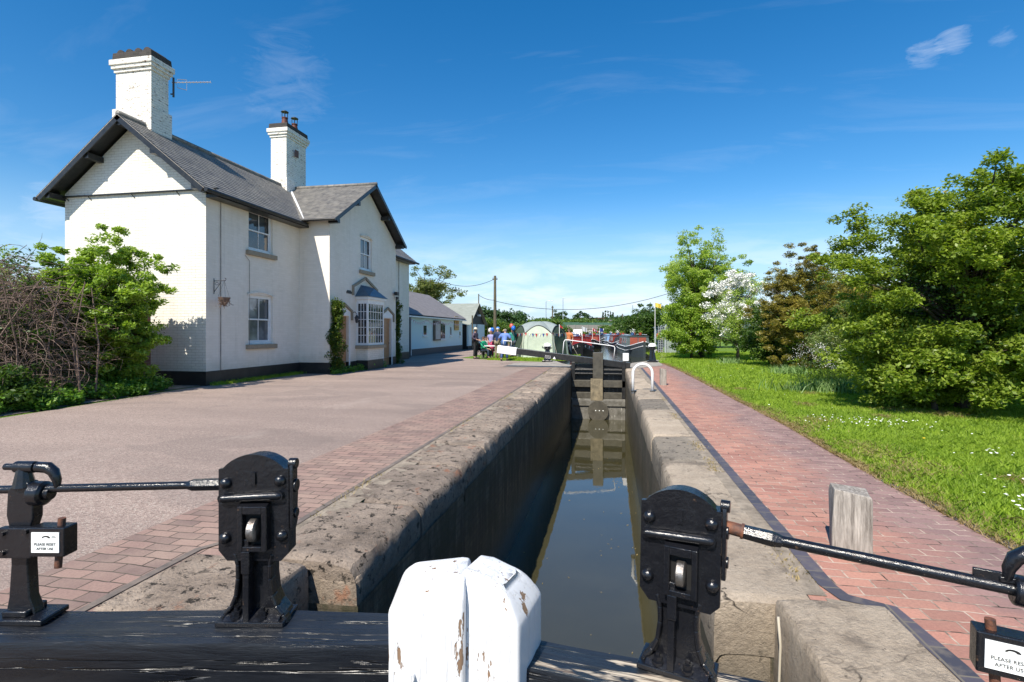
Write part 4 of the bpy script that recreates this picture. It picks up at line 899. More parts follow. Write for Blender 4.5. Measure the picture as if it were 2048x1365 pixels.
def board(mb, a, b, w, t, off):
    a, b = Vector(a), Vector(b); d = (b-a).normalized(); n = Vector(off); up = Vector((0, 0, -1)); up = (up-d*up.dot(d)).normalized()
    vs = [a, b, b+up*w, a+up*w]; mb.add([*vs, *[v+n*t for v in vs]], [(0, 1, 2, 3), (4, 5, 6, 7), (0, 1, 5, 4), (1, 2, 6, 5), (2, 3, 7, 6), (3, 0, 4, 7)])
mb = MB(); yb = Y0-OV-.02
board(mb, (xe1, yb, ze+.01), (XR, yb, zr+.01), .17, .035, (0, 1, 0)); board(mb, (xe0, yb, ze+.01), (XR, yb, zr+.01), .17, .035, (0, 1, 0))
board(mb, (xg+.02, ys0, zge+.01), (xg+.02, YR, zgr+.01), .13, .035, (-1, 0, 0)); board(mb, (xg+.02, ys1, zge+.01), (xg+.02, YR, zgr+.01), .13, .035, (-1, 0, 0))
mb.each('bargeboard', M['black_wood'], HS)
mb = MB(); mb.tube([(XR, yb+.01, zr-.02), (xe1, yb+.01, ze-.02)], .016, 5); mb.tube([(XR, yb+.01, zr-.02), (xe0, yb+.01, ze-.02)], .016, 5); mb.each('verge_trim', M['greywood'], HS)
mb = MB()
for x in (XR-1.1, XR+1.1, XL-.05, XF+.02, XR):
    z = (RZ if x == XR else RZ-abs(x-XR)*sl_)-.02; mb.bb(x-.08, x+.08, Y0-OV+.03, Y0, z-.16, z-.0)
for y in (YR-1.4, YR+1.4, Y1-.02, Y2+.02):
    z = 7.5-abs(y-YR)*sg-.02; mb.bb(XE, xg-.04, y-.08, y+.08, z-.15, z)
mb.each('purlin_end', M['black_wood'], HS)
mb = MB()
mb.tube([(xe1+.06, Y0-OV-.02, ze-.06), (xe1+.06, ys0+.1, ze-.06)], .062, 8); mb.tube([(xe0-.06, Y0-OV-.02, ze-.06), (xe0-.06, Y3, ze-.06)], .06, 8); mb.tube([(xe1+.06, Y2+.3, ze-.06), (xe1+.06, Y3+.35, ze-.06)], .06, 8)
mb.tube([(XF+.3, ys0-.05, zge-.05), (xg+.03, ys0-.05, zge-.05)], .05, 8); mb.bb(XF+.0, xe1, Y0-.0, Y1, ze-.14, ze-.05); mb.bb(XF+.0, xe1, Y2, Y3, ze-.14, ze-.05); mb.build('gutter', M['black_wood'], HS, smooth='auto')
mb = MB(); mb.bb(XL-.22, XF+.42, Y0-.08, Y0, 5.51, 5.54)
for x in (XL+.1, XL+.9, XR, XF-.9): mb.tube([(x, Y0-.08, 5.5), (x+.05, Y0-.01, 5.4)], .012, 5)
mb.build('tie_board', M['black_wood'], HS)
mb = MB(); mb.tube([(XF+.02, 13.5, .4), (XF+.02, 13.5, 5.4)], .012, 6); mb.tube([(XF+.015, 14.55, 3.9), (XF+.015, 14.75, 3.75), (XF+.015, 14.75, 1.0)], .008, 5); mb.tube([(XF+.02, 24.3, 5.3), (XF+.02, 24.3, 3.2), (XF+.02, 26.6, 3.1), (XF+.02, 26.6, 5.3)], .015, 5); mb.tube([(XF+.05, Y2+.1, .3), (XF+.05, Y2+.1, 5.4)], .035, 8); mb.each('cable', M['greywood'], HS)
# chimneys
def chimney(x0, x1, y0, y1, zb, zs, zt, worn, cap=.2):
    mb = MB(); cx_, cy_ = (x0+x1)/2, (y0+y1)/2; w, d = x1-x0, y1-y0
    mb.box((cx_, cy_, (zb+zs)/2), (w, d, zs-zb)); mb.box((cx_, cy_, (zs+zt-.42)/2), (w-.13, d-.13, zt-.42-zs))
    o = mb.build('chimney', worn, HS)
    mb = MB(); mb.box((cx_, cy_, zt-.37), (w-.05, d-.05, .1)); mb.box((cx_, cy_, zt-.27), (w+.05, d+.05, .10)); mb.box((cx_, cy_, zt-.14), (w+.12, d+.12, .16)); mb.build('corbel', worn, o, bevel=.01)
    mb = MB(); mb.box((cx_, cy_, zt+.05), (w+.01, d+.01, .22), taper=.97); mb.build('brick_top', M['brick_dark'], o, bevel=.01); 
    mb = MB(); mb.box((cx_, cy_, zb+.12), (w+.05, d+.05, .06)); return o, cx_, cy_
o, a, b = chimney(-14.72, -13.35, 13.3, 14.05, 6.6, 8.2, 9.72, M['white_brick_worn'])
mb = MB()
for k in range(4):
    x = -14.5+k*.31; mb.tube([(x, 13.36, 9.87), (x, 13.98, 9.87)], .125, 12)
mb.each('half_round_cap', M['brick_dark'], o, smooth='auto')
mb = MB(); mb.tube([(-13.25, 14.0, 8.75), (-13.25, 14.0, 9.35)], .03, 6); mb.tube([(-13.35, 14.0, 8.85), (-13.25, 14.0, 8.85)], .02, 6); mb.build('aerial_mast', M['pot_metal'], HS)
mb = MB(); A = Vector((-13.3, 14.0, 9.2)); B = Vector((-12.45, 14.6, 9.42)); mb.tube([A, B], .014, 5)
pd = (B-A).cross(Vector((0, 0, 1))).normalized()
for k in range(12): p = A.lerp(B, k/11); mb.tube([p-pd*.09, p+pd*.09], .006, 4)
for s in (-1, 1): mb.tube([A+Vector((.12, .08, s*.13)), A+Vector((.32, .22, s*.16))], .01, 4); mb.tube([A+Vector((.1, .07, 0)), A+Vector((.12, .08, s*.14))], .008, 4)
mb.tube([A+Vector((.32, .22, -.16)), A+Vector((.32, .22, .16))], .01, 4)
mb.build('tv_aerial', M['aluminium'], HS)
o, a, b = chimney(-14.12, -13.27, 19.8, 21.35, 6.9, 7.95, 10.1, M['white_brick_worn'])
mb = MB()
for y in (20.15, 20.85):
    mb.lathe((-13.6, y, 10.24), [(.17, 0), (.15, .05), (.11, .3), (.13, .32), (.13, .36)], 12)
mb.each('chimney_pot', M['terracotta'], o, smooth='auto')
mb = MB()
for y in (20.15, 20.85):
    mb.mark(); mb.lathe((-13.6, y, 10.83), [(.16, 0), (.15, .02), (.1, .05), (.01, .06)], 12)
    for k in range(6): a_ = k*math.pi/3; mb.tube([(-13.6+.12*math.cos(a_), y+.12*math.sin(a_)+0, 10.59), (-13.6+.13*math.cos(a_), y+.13*math.sin(a_), 10.83)], .012, 4)
mb.each('cowl', M['pot_metal'], o)
mb = MB(); mb.bb(-13.26, -13.24, 20.35, 20.6, 9.0, 9.3); mb.build('iron_tie_plate', M['rust'], o)
# sash windows on the facade (planes facing +X)
def sash(x, h, curtain=False, arch=True):
    a, b, c, d = h; cz = (c+d)/2; mb = MB(); X0 = x-.10
    f = .06; mb.bb(X0-.03, X0+.035, a, a+f, c, d); mb.bb(X0-.03, X0+.035, b-f, b, c, d); mb.bb(X0-.03, X0+.035, a+f, b-f, d-f, d); mb.bb(X0-.03, X0+.05, a+f, b-f, c, c+.07)
    fr = mb.build('sash_window', M['white_wood'], HS, bevel=.004)
    mb = MB(); i0, i1 = a+f, b-f
    def sashf(z0, z1, xx):
        mb.bb(xx, xx+.022, i0, i0+.045, z0, z1); mb.bb(xx, xx+.022, i1-.045, i1, z0, z1); mb.bb(xx, xx+.022, i0+.045, i1-.045, z1-.045, z1); mb.bb(xx, xx+.022, i0+.045, i1-.045, z0, z0+.045)
        mb.bb(xx+.004, xx+.02, i0+(i1-i0)*.5-.012, i0+(i1-i0)*.5+.012, z0+.045, z1-.045)
    sashf(cz-.02, d-f, X0+.006); sashf(c+.07, cz+.03, X0-.02)
    mb.build('glazing_bars', M['white_wood'], fr, bevel=.002)
    mb = MB(); mb.quad((X0-.012, i0, c), (X0-.012, i1, c), (X0-.012, i1, d), (X0-.012, i0, d)); mb.build('pane', M['glass'], fr)
    mb = MB(); mb.bb(x-.02, x+.10, a-.13, b+.13, c-.16, c-.015); mb.build('sill', M['stone_sill'], fr, bevel=.008)
    mb = MB(); n = 8; ptsl = [(x+.004, a-.06+(b-a+.12)*i/n, d+.03+.10*math.sin(math.pi*i/n)) for i in range(n+1)]
    for p, q in zip(ptsl[:-1], ptsl[1:]): mb.add([p, q, (q[0], q[1], q[2]-.05), (p[0], p[1], p[2]-.05), (p[0]+.03, p[1], p[2]), (q[0]+.03, q[1], q[2]), (q[0]+.03, q[1], q[2]-.05), (p[0]+.03, p[1], p[2]-.05)], [(0, 1, 2, 3), (4, 5, 6, 7), (0, 1, 5, 4), (2, 3, 7, 6)])
    mb.build('head', M['white_brick'], fr)
    if curtain:
        mb = MB(); mb.quad((X0-.016, i0, c), (X0-.016, i1, c), (X0-.016, i1, cz+.6), (X0-.016, i0, cz+.6)); mb.build('net_curtain', M['curtain'], fr)
    return fr
M['glass_net'] = m_glass('curtained_glass', (.10, .11, .12))
sash(XF, WU); w2 = sash(XF, WL); sash(XE, GW)
for ch in w2.children:
    if ch.name.startswith('pane'): ch.data.materials[0] = M['glass_net']
# doors with pedimented heads
def door(h, label):
    a, b, c, d = h; X0 = XE-.10
    mb = MB(); mb.bb(X0-.05, X0, a, b, 0, d)
    for k in range(5): mb.bb(X0, X0+.012, a+.02+(b-a-.04)*k/5, a+.02+(b-a-.04)*(k+1)/5-.012, .03, d-.03)
    o = mb.build('door', M['pine'], HS)
    mb = MB(); mb.tube([(X0+.012, b-.1, 1.0), (X0+.06, b-.1, 1.0)], .02, 8); mb.build('handle', M['pot_metal'], o)
    mb = MB()
    for q in (a-.09, b+.01): mb.bb(XE-.02, XE+.03, q, q+.08, 0, d+.02)
    mb.bb(XE-.02, XE+.03, a-.09, b+.09, d+.02, d+.16); mb.poly([(XE+.03, a-.12, d+.16), (XE+.03, b+.12, d+.16), (XE+.03, (a+b)/2, d+.36)])
    mb.build('architrave', M['white_wood'], o)
    mb = MB(); pts = [(a-.22, d-.15), (a-.22, d+.18), ((a+b)/2, d+.46), (b+.22, d+.18), (b+.22, d-.15)]
    for (p, q), (r_, s_) in zip(pts[:-1], pts[1:]): board(mb, (XE+.001, p, q+.06), (XE+.001, r_, s_+.06), .08, .07, (1, 0, 0)) if p != r_ else mb.bb(XE, XE+.07, p-.04, p+.04, min(q, s_), max(q, s_)+.05)
    mb.build('hood_mould', M['stone_sill'], o)
door(D1, ''); door(D2, '')
# bay window
xb = XE+.5; a, b, c, d = BY; mb = MB()
for z0, z1 in ((c, c+.09), (d-.16, d+.02)): mb.bb(XE, xb, a, b, z0, z1)
for (x, y) in ((xb-.07, a), (xb-.07, b-.07), (XE, a), (XE, b-.07)): mb.bb(x, x+.07, y, y+.07, c+.09, d-.16)
bw = mb.build('bay_window', M['white_wood'], HS, bevel=.004)
mb = MB(); z0, z1 = c+.09, d-.16
for k in range(1, 6): y = a+.07+(b-a-.14)*k/6; mb.bb(xb-.04, xb-.015, y-.011, y+.011, z0, z1)
for k in range(1, 5):
    z = z0+(z1-z0)*k/5; mb.bb(xb-.042, xb-.013, a+.07, b-.07, z-.011, z+.011); mb.bb(XE+.07, xb-.07, a+.013, a+.042, z-.011, z+.011); mb.bb(XE+.07, xb-.07, b-.042, b-.013, z-.011, z+.011)
for k in (1, 2): x = XE+.07+(xb-XE-.14)*k/3; mb.bb(x-.011, x+.011, a+.015, a+.04, z0, z1); mb.bb(x-.011, x+.011, b-.04, b-.015, z0, z1)
mb.build('glazing_bars', M['white_wood'], bw)
mb = MB(); mb.quad((xb-.028, a+.07, z0), (xb-.028, b-.07, z0), (xb-.028, b-.07, z1), (xb-.028, a+.07, z1)); mb.quad((XE, a+.028, z0), (xb-.05, a+.028, z0), (xb-.05, a+.028, z1), (XE, a+.028, z1)); mb.quad((XE, b-.028, z0), (xb-.05, b-.028, z0), (xb-.05, b-.028, z1), (XE, b-.028, z1)); mb.build('panes', M['glass'], bw)
mb = MB(); mb.bb(XE, xb+.07, a-.1, b+.1, c-.14, c-.002); mb.build('sill', M['stone_sill'], bw, bevel=.008)
mb = MB(); mb.bb(XE, xb-.02, a+.02, b-.02, .38, c-.14); mb.build('apron', M['white_brick'], bw)
mb = MB(); mb.bb(XE, xb-.01, a+.01, b-.01, -.05, .38); mb.build('apron_plinth', M['black_plinth'], bw)
mb = MB(); ym = (a+b)/2
mb.add([(xb+.12, a-.14, d+.12), (xb+.12, b+.14, d+.12), (XE+.01, b+.14, d+.12), (XE+.01, a-.14, d+.12), (XE+.01, ym+.35, d+.62), (XE+.01, ym-.35, d+.62), (xb-.1, ym, d+.5)], [(0, 1, 6), (0, 6, 5, 3), (1, 2, 4, 6), (6, 4, 5), (0, 3, 2, 1)])
mb.build('bay_roof', M['lead'], bw)
mb = MB(); mb.bb(XE, xb+.07, a-.09, b+.09, d+.02, d+.12); mb.build('cornice', M['white_wood'], bw, bevel=.006)
mb = MB(); pts = [(a-.32, d+.16), (a-.32, d+.5), (ym, d+.92), (b+.32, d+.5), (b+.32, d+.16)]
for (p, q), (r_, s_) in zip(pts[:-1], pts[1:]): board(mb, (XE+.001, p, q+.06), (XE+.001, r_, s_+.06), .09, .07, (1, 0, 0)) if p != r_ else mb.bb(XE, XE+.07, p-.045, p+.045, min(q, s_), max(q, s_)+.05)
mb.build('hood_mould', M['stone_sill'], bw)
mb = MB(); mb.bb(XE, XE+.01, 18.75, 19.05, 3.05, 3.13)
for k in range(5): mb.bb(XE, XE+.012, 18.7+k*.09, 18.76+k*.09, 3.0, 3.09)
mb.build('number_plate', M['pot_metal'], HS)
mb = MB(); mb.bb(XE, XE+.02, 20.05, 20.4, .55, .66); mb.build('air_brick', M['concrete'], HS)
# wall lantern, alarm, basket
ln = thing('wall_lantern', 'black coach lantern on the wall between the left pine door and the bay window', 'lantern', (XE, 19.15, 2.0))
mb = MB(); mb.tube([(XE, 19.15, 2.25), (XE+.12, 19.15, 2.3), (XE+.2, 19.15, 2.22)], .014, 6); mb.bb(XE, XE+.02, 19.1, 19.2, 2.05, 2.3); mb.build('bracket', M['pot_metal'], ln)
mb = MB(); mb.lathe((XE+.2, 19.15, 1.86), [(.03, 0), (.05, .02), (.085, .2), (.1, .21), (.05, .28), (.01, .33)], 6); mb.build('lamp', M['pot_metal'], ln)
mb = MB(); mb.lathe((XE+.2, 19.15, 1.885), [(.057, 0), (.084, .165)], 6); mb.build('lamp_glass', M['glass'], ln)
fl = thing('floodlight', 'small black floodlight high on the wall beside the far corner of the front gable', 'lamp', (XE, 23.2, 3.3))
mb = MB(); mb.box((XE+.14, 23.2, 3.3), (.16, .24, .16)); mb.tube([(XE, 23.2, 3.3), (XE+.1, 23.2, 3.3)], .03, 6); mb.box((XE+.12, 23.3, 3.1), (.1, .12, .14)); mb.build('lamp_body', M['pot_metal'], fl, bevel=.01)
hb = thing('hanging_basket', 'dried-out hanging basket on an iron bracket at the near corner of the white house', 'hanging basket', (XF, 13.25, 2.6))
mb = MB(); Xh = XF+.34; mb.tube([(XF, 13.25, 2.98), (Xh+.04, 13.25, 2.98), (Xh+.06, 13.25, 3.03), (Xh+.02, 13.25, 3.05)], .011, 5); mb.tube([(XF, 13.25, 2.65), (XF+.14, 13.25, 2.82), (Xh-.1, 13.25, 2.96)], .009, 5); mb.tube([(XF+.005, 13.25, 2.6), (XF+.005, 13.25, 3.05)], .011, 5)
n = 12; mb.tube([(XF+.1+.05*math.cos(i*.6), 13.25, 2.9+.04*math.sin(i*.6)) for i in range(n)], .007, 4); mb.build('bracket', M['pot_metal'], hb)
mb = MB()
for k in range(3): q = k*2.1; mb.tube([(Xh, 13.25, 2.97), (Xh+.17*math.cos(q), 13.25+.17*math.sin(q), 2.5)], .004, 4)
mb.each('chain', M['pot_metal'], hb)
mb = MB(); mb.lathe((Xh, 13.25, 2.24), [(.01, 0), (.06, .06), (.12, .16), (.17, .26), (.14, .25), (.02, .23)], 12); mb.build('basket', M['bramble'], hb)
P_ = rng.normal(size=(160, 3))*np.array([.09, .09, .06])+np.array([Xh, 13.25, 2.36]); V, Fc = leaf_arrays(P_, .09, .02, 0, -.6); rawmesh('dead_foliage', V, Fc, M['bramble'], hb)

# brick garden wall at the gable
gw = thing('brick_garden_wall', 'short end of an old red brick wall beside the white gable, half behind the shrub', 'wall', (-12.9, 12.4, 0))
mb = MB(); mb.bb(-13.4, -12.28, 11.9, 12.22, 0, 2.32); mb.build('brickwork', M['brick_red'], gw)
mb = MB(); mb.prism([(-13.43, 2.32), (-12.25, 2.32), (-12.28, 2.40), (-12.45, 2.47), (-13.43, 2.5)], 11.87, 12.25); mb.build('coping', M['brick_red'], gw, bevel=.02)

# ------------------------------------------------------------------ outbuildings
cot = thing('cafe_cottage', 'long low pale blue cottage with grey roof and bunting, adjoining the white house', 'cottage', (-12, 36, 0))
XC, YC0, YC1 = -12.2, 28.6, 42.4
mb = MB(); mb.bb(XC-6, XC, YC0, YC1, .42, 2.62); mb.poly([(XC, YC1, 2.62), (XC-6, YC1, 2.62), (XC-3, YC1, 4.5)]); mb.build('walls', M['blue_wall'], cot)
mb = MB(); mb.bb(XC-5.9, XC+.012, YC0, YC1+.012, -.05, .42); mb.build('plinth', solid('grey_plinth', (.06, .06, .065)), cot)
mb = MB(); zt = 4.62
mb.add([(XC+.3, YC0, 2.58), (XC+.3, YC1+.25, 2.58), (XC-3, YC1+.25, zt), (XC-3, YC0, zt)], [(0, 1, 2, 3)]); mb.add([(XC-6.3, YC0, 2.58), (XC-6.3, YC1+.25, 2.58), (XC-3, YC1+.25, zt), (XC-3, YC0, zt)], [(0, 1, 2, 3)])
mb.add([(XC+.3, YC0, 2.50), (XC+.3, YC1+.25, 2.50), (XC-3, YC1+.25, zt-.09), (XC-3, YC0, zt-.09)], [(0, 1, 2, 3)]); mb.build('roof', M['felt'], cot)
mb = MB(); mb.bb(XC+.02, XC+.32, YC0, YC1+.2, 2.42, 2.5); mb.build('fascia', M['white_wood'], cot)
def cwin(y0, y1, z0, z1, shut=0):
    mb = MB(); mb.bb(XC+.003, XC+.03, y0, y1, z0, z1); w = mb.build('window', M['white_wood'], cot)
    mb = MB(); n = 2 if y1-y0 > .8 else 1
    for k in range(n): mb.bb(XC+.031, XC+.036, y0+.06+(y1-y0-.06)*k/n, y0+(y1-y0-.06)*(k+1)/n, z0+.07, z1-.07)
    mb.build('pane', M['glass'], w); mb = MB(); mb.bb(XC, XC+.1, y0-.08, y1+.08, z0-.07, z0); mb.build('sill', M['white_wood'], w)
cwin(33.0, 33.7, 1.25, 2.0); cwin(36.6, 37.7, .95, 2.2); cwin(38.9, 39.3, 1.2, 1.95); cwin(41.4, 41.8, 1.15, 1.6)
mb = MB(); mb.bb(XC+.01, XC+.16, 35.0, 36.3, .9, 2.3); o = mb.build('notice_board', solid('brown_board', (.16, .12, .09)), cot)
mb = MB(); mb.bb(XC+.161, XC+.17, 35.15, 36.15, 1.0, 2.1); mb.build('notices', solid('paper_notices', (.5, .47, .45)), o)
mb = MB(); mb.bb(XC+.003, XC+.05, 29.9, 30.9, .05, 2.2); o = mb.build('glazed_door', M['white_wood'], cot)
mb = MB(); mb.bb(XC+.051, XC+.055, 30.05, 30.75, 1.1, 2.05); mb.bb(XC+.051, XC+.055, 30.05, 30.75, .25, .9); mb.build('pane', M['glass'], o)
mb = MB(); mb.bb(XC+.0, XC+.55, 29.45, 29.55, 0, 2.4); mb.build('porch_post', solid('grey_post', (.12, .12, .13)), cot)
mb = MB(); mb.bb(XC+.05, XC+.1, 40.0, 41.1, 1.65, 2.75); o = mb.build('hanging_sign', solid('ochre_sign', (.62, .38, .10)), cot)
mb = MB()
for k in range(7): mb.bb(XC+.1, XC+.104, 40.12, 40.98-(k % 3)*.12, 2.6-k*.13, 2.655-k*.13)
mb.build('sign_lines', solid('sign_ink', (.25, .12, .04)), o)
# bunting string under the eaves
bn = thing('bunting', 'pink and white bunting strung under the eaves of the pale blue cottage', 'bunting', (XC+.35, 34, 2.3))
mbs = [MB(), MB()]; mb = MB(); pts = []
for k in range(61):
    t = k/60; y = 30+11*t; z = 2.32-.22*abs(math.sin(t*math.pi*4)); pts.append((XC+.36, y, z))
    if k < 60:
        q = mbs[k % 2]; q.add([(XC+.36, y, z), (XC+.36, y+.13, z), (XC+.37, y+.065, z-.16)], [(0, 1, 2)])
mb.tube(pts, .006, 4); mb.build('cord', M['rope'], bn); mbs[0].each('pennant', solid('pink_flag', (.6, .25, .35)), bn); mbs[1].each('pennant', solid('white_flag', (.75, .72, .76)), bn)
wsh = thing('boat_shed', 'black gabled shed with pale blue doors and green-grey roof beyond the low blue cottage', 'shed', (-12, 46, 0))
XS, YS0, YS1 = -12.0, 43.4, 49.3; ym = (YS0+YS1)/2
mb = MB(); mb.bb(XS-8, XS, YS0, YS1, 0, 2.25); mb.prism([(YS0, 2.25), (YS1, 2.25), (ym, 3.95)], XS-8, XS, 'yz'); mb.build('walls', solid('black_boarding', (.012, .012, .013)), wsh)
mb = MB()
for (a, b) in ((YS0-.25, 2.12), (YS1+.25, 2.12)): mb.add([(XS+.3, a, b), (XS-8, a, b), (XS-8, ym, 4.1), (XS+.3, ym, 4.1)], [(0, 1, 2, 3)])
mb.build('roof', M['felt2'], wsh)
mb = MB(); mb.bb(XS, XS+.05, YS0+.1, ym-.25, .35, 2.2); o = mb.build('door', M['blue_wall'], wsh); mb = MB(); mb.bb(XS, XS+.05, ym+.2, YS1-.1, .35, 2.2); mb.build('door', M['blue_wall'], wsh)
mb = MB(); mb.bb(XS-.1, XS+.02, YS0-.01, YS0+2, .3, 2.2); mb.build('door', M['blue_wall'], wsh)
mb = MB(); mb.tube([(XS+.2, ym, 3.6), (XS+.2, ym, 4.95)], .05, 6); mb.build('finial_pole', M['pole'], wsh); mb = MB(); mb.box((XS+.2, ym+.2, 3.0), (.2, .4, .14)); mb.build('lamp', M['label'], wsh)
mb = MB(); mb.tube([(XS+.5, YS0-.4, 0), (XS+.5, YS0-.4, 2.9)], .06, 6); o = mb.build('post', M['pole']); tag(o, 'dark wooden post standing at the end of the blue cottage before the black shed', 'post')
# ------------------------------------------------------------------ people
def skinned(name, V, E, Rd, m, parent, root=0, sub=1):
    me = bpy.data.meshes.new(name); me.from_pydata([tuple(v) for v in V], E, []); o = bpy.data.objects.new(name, me); COL.objects.link(o)
    o.modifiers.new('s', 'SKIN'); sd = me.skin_vertices[0].data
    for i, r in enumerate(Rd): r = r if isinstance(r, tuple) else (r, r); sd[i].radius = r; sd[i].use_root = (i == root)
    sb = o.modifiers.new('b', 'SUBSURF'); sb.levels = sub; sb.render_levels = sub
    bpy.context.view_layer.update(); nm = bpy.data.meshes.new_from_object(o.evaluated_get(bpy.context.evaluated_depsgraph_get()))
    bpy.data.objects.remove(o); bpy.data.meshes.remove(me); nm.materials.clear(); nm.materials.append(m); nm.polygons.foreach_set('use_smooth', [True]*len(nm.polygons))
    nm.name = name; o = bpy.data.objects.new(name, nm); COL.objects.link(o); o.parent = parent; return o
BASE = dict(pel=(0, 0, .96), sp=(0, 0, 1.13), ch=(0, .01, 1.34), nk=(0, .01, 1.49), hd=(0, -.015, 1.60), tp=(0, -.01, 1.71))
for s, n in ((-1, 'l'), (1, 'r')):
    BASE.update({'sh'+n: (s*.185, .01, 1.42), 'el'+n: (s*.25, .03, 1.15), 'wr'+n: (s*.26, -.06, .91), 'hp'+n: (s*.09, 0, .93), 'kn'+n: (s*.11, -.02, .52), 'an'+n: (s*.11, .02, .09), 'to'+n: (s*.13, -.15, .045)})
def offs(d, keys, v): 
    for k in keys: d[k] = tuple(Vector(d[k])+Vector(v))
def human(label, loc, rz, pose, top, legs, hair, skin=(.45, .27, .2), hat=None, hatkind=None, sleeve=.5, shorts=False, skirt=False, h=1.0, longhair=False):
    K = dict(BASE); K.update(pose); T = thing('person', label, 'person')
    N = list(K); ix = {k: i for i, k in enumerate(N)}; V = [Vector(K[k]) for k in N]
    E = [(ix[a], ix[b]) for a, b in (('pel', 'sp'), ('sp', 'ch'), ('ch', 'nk'), ('nk', 'hd'), ('hd', 'tp'))]
    for n in 'lr': E += [(ix[a+n], ix[b+n]) for a, b in (('sh', 'el'), ('el', 'wr'), ('hp', 'kn'), ('kn', 'an'), ('an', 'to'))]+[(ix['ch'], ix['sh'+n]), (ix['pel'], ix['hp'+n])]
    rad = dict(pel=(.11, .09), sp=(.10, .08), ch=(.11, .08), nk=.052, hd=(.076, .09), tp=(.06, .07))
    for n in 'lr': rad.update({'sh'+n: .06, 'el'+n: .042, 'wr'+n: .028, 'hp'+n: .088, 'kn'+n: .058, 'an'+n: .04, 'to'+n: .032})
    Rd = [rad[k] for k in N]
    for n in 'lr':                                     # palm, four fingers and a thumb
        w = Vector(K['wr'+n]); e = Vector(K['el'+n]); d = (w-e).normalized(); side = d.cross(Vector((1, .2, .1))).normalized()
        i0 = len(V); V.append(w+d*.07); Rd.append((.030, .018)); E.append((ix['wr'+n], i0))
        for q, ln in zip((-1.5, -.5, .5, 1.5), (.06, .075, .07, .055)):
            j = len(V); V += [w+d*.10+side*.013*q, w+d*(.10+ln)+side*.017*q+Vector((0, -.015, -.01))]; Rd += [.009, .0075]; E += [(i0, j), (j, j+1)]
        j = len(V); V += [w+d*.05+side*.034, w+d*.085+side*.05]; Rd += [.011, .009]; E += [(i0, j), (j, j+1)]
    sk = solid('skin_%d' % int(skin[0]*100), skin, .55); b = skinned('body', V, E, Rd, sk, T, ix['pel'])
    hd = Vector(K['hd']); up = (Vector(K['tp'])-hd).normalized(); fw = Vector((0, -1, 0)); fw = (fw-up*fw.dot(up)).normalized(); sd = up.cross(fw)
    mb = MB(); mb.tube([hd+fw*.075+up*.03, hd+fw*.105-up*.005, hd+fw*.08-up*.015], [.01, .016, .01], 6)
    for s in (-1, 1): mb.sphere(tuple(hd+sd*s*.08+up*.0), (.014, .02, .03), 6, 4)
    mb.build('nose_and_ears', sk, b, smooth=True)
    mb = MB(); [mb.sphere(tuple(hd+fw*.078+sd*s*.03+up*.035), .011, 6, 4) for s in (-1, 1)]; mb.each('eye', solid('eye_dark', (.02, .015, .012)), b)
    mb = MB(); mb.tube([hd+fw*.082-up*.045-sd*.022, hd+fw*.088-up*.048, hd+fw*.082-up*.045+sd*.022], .006, 5); mb.build('mouth', solid('lips', (.4, .12, .1)), b)
    # clothing
    def part(nm, keys, edges, extra, m):
        ii = {k: i for i, k in enumerate(keys)}
        return skinned(nm, [Vector(pt[k]) for k in keys], [(ii[a], ii[b_]) for a, b_ in edges], [extra[k] for k in keys], m, T, 0)
    pt = dict(K)
    for n in 'lr': a, c = Vector(K['el'+n]), Vector(K['wr'+n]); s_ = Vector(K['sh'+n]); pt['sl'+n] = tuple(s_.lerp(a, min(1, sleeve*2)) if sleeve <= .5 else a.lerp(c, (sleeve-.5)*2*.92)); hk = Vector(K['hp'+n]).lerp(Vector(K['kn'+n]), .85); pt['sk'+n] = tuple(hk); pt['cu'+n] = tuple(Vector(K['kn'+n]).lerp(Vector(K['an'+n]), .93))
    keys = ['sp', 'ch', 'nk0', 'hem']; pt['nk0'] = tuple(Vector(K['ch']).lerp(Vector(K['nk']), .75)); pt['hem'] = tuple(Vector(K['pel'])+Vector((0, 0, -.03)))
    ex = dict(sp=(.175, .15), ch=(.19, .155), nk0=.085, hem=(.175, .15)); ed = [('sp', 'ch'), ('ch', 'nk0'), ('sp', 'hem')]
    for n in 'lr':
        keys += ['sh'+n, 'sl'+n]; ex.update({'sh'+n: .095, 'sl'+n: .072 if sleeve <= .5 else .045}); ed.append(('ch', 'sh'+n))
        if sleeve > .5: keys.append('el'+n); ex['el'+n] = .06; ed += [('sh'+n, 'el'+n), ('el'+n, 'sl'+n)]
        else: ed.append(('sh'+n, 'sl'+n))
    part('shirt', keys, ed, ex, top)
    keys = ['pel']; ex = dict(pel=(.148, .125)); ed = []
    for n in 'lr':
        keys += ['hp'+n]; ex['hp'+n] = .106; ed.append(('pel', 'hp'+n))
        if shorts: keys.append('sk'+n); ex['sk'+n] = .09; ed.append(('hp'+n, 'sk'+n))
        else: keys += ['kn'+n, 'cu'+n]; ex['kn'+n] = .08; ex['cu'+n] = .07; ed += [('hp'+n, 'kn'+n), ('kn'+n, 'cu'+n)]
    part('trousers', keys, ed, ex, legs)
    if skirt:
        mb = MB(); p0 = Vector(K['pel']); k_ = (Vector(K['knl'])+Vector(K['knr']))/2; mb.tube([p0, p0.lerp(k_, .5), k_+Vector((0, 0, -.1))], [.16, .21, .25], 14); mb.build('skirt', legs, T, smooth=True)
    mb = MB()
    for n in 'lr':
        mb.mark(); a, t_ = Vector(K['an'+n]), Vector(K['to'+n]); mb.tube([a+Vector((0, .05, -.05)), a+Vector((0, 0, -.035)), t_+Vector((0, .03, 0)), t_+Vector((0, -.05, -.01))], [.035, .052, .046, .026], 8)
    mb.each('shoe', solid('shoe_dark', (.04, .03, .025)), T, smooth=True)
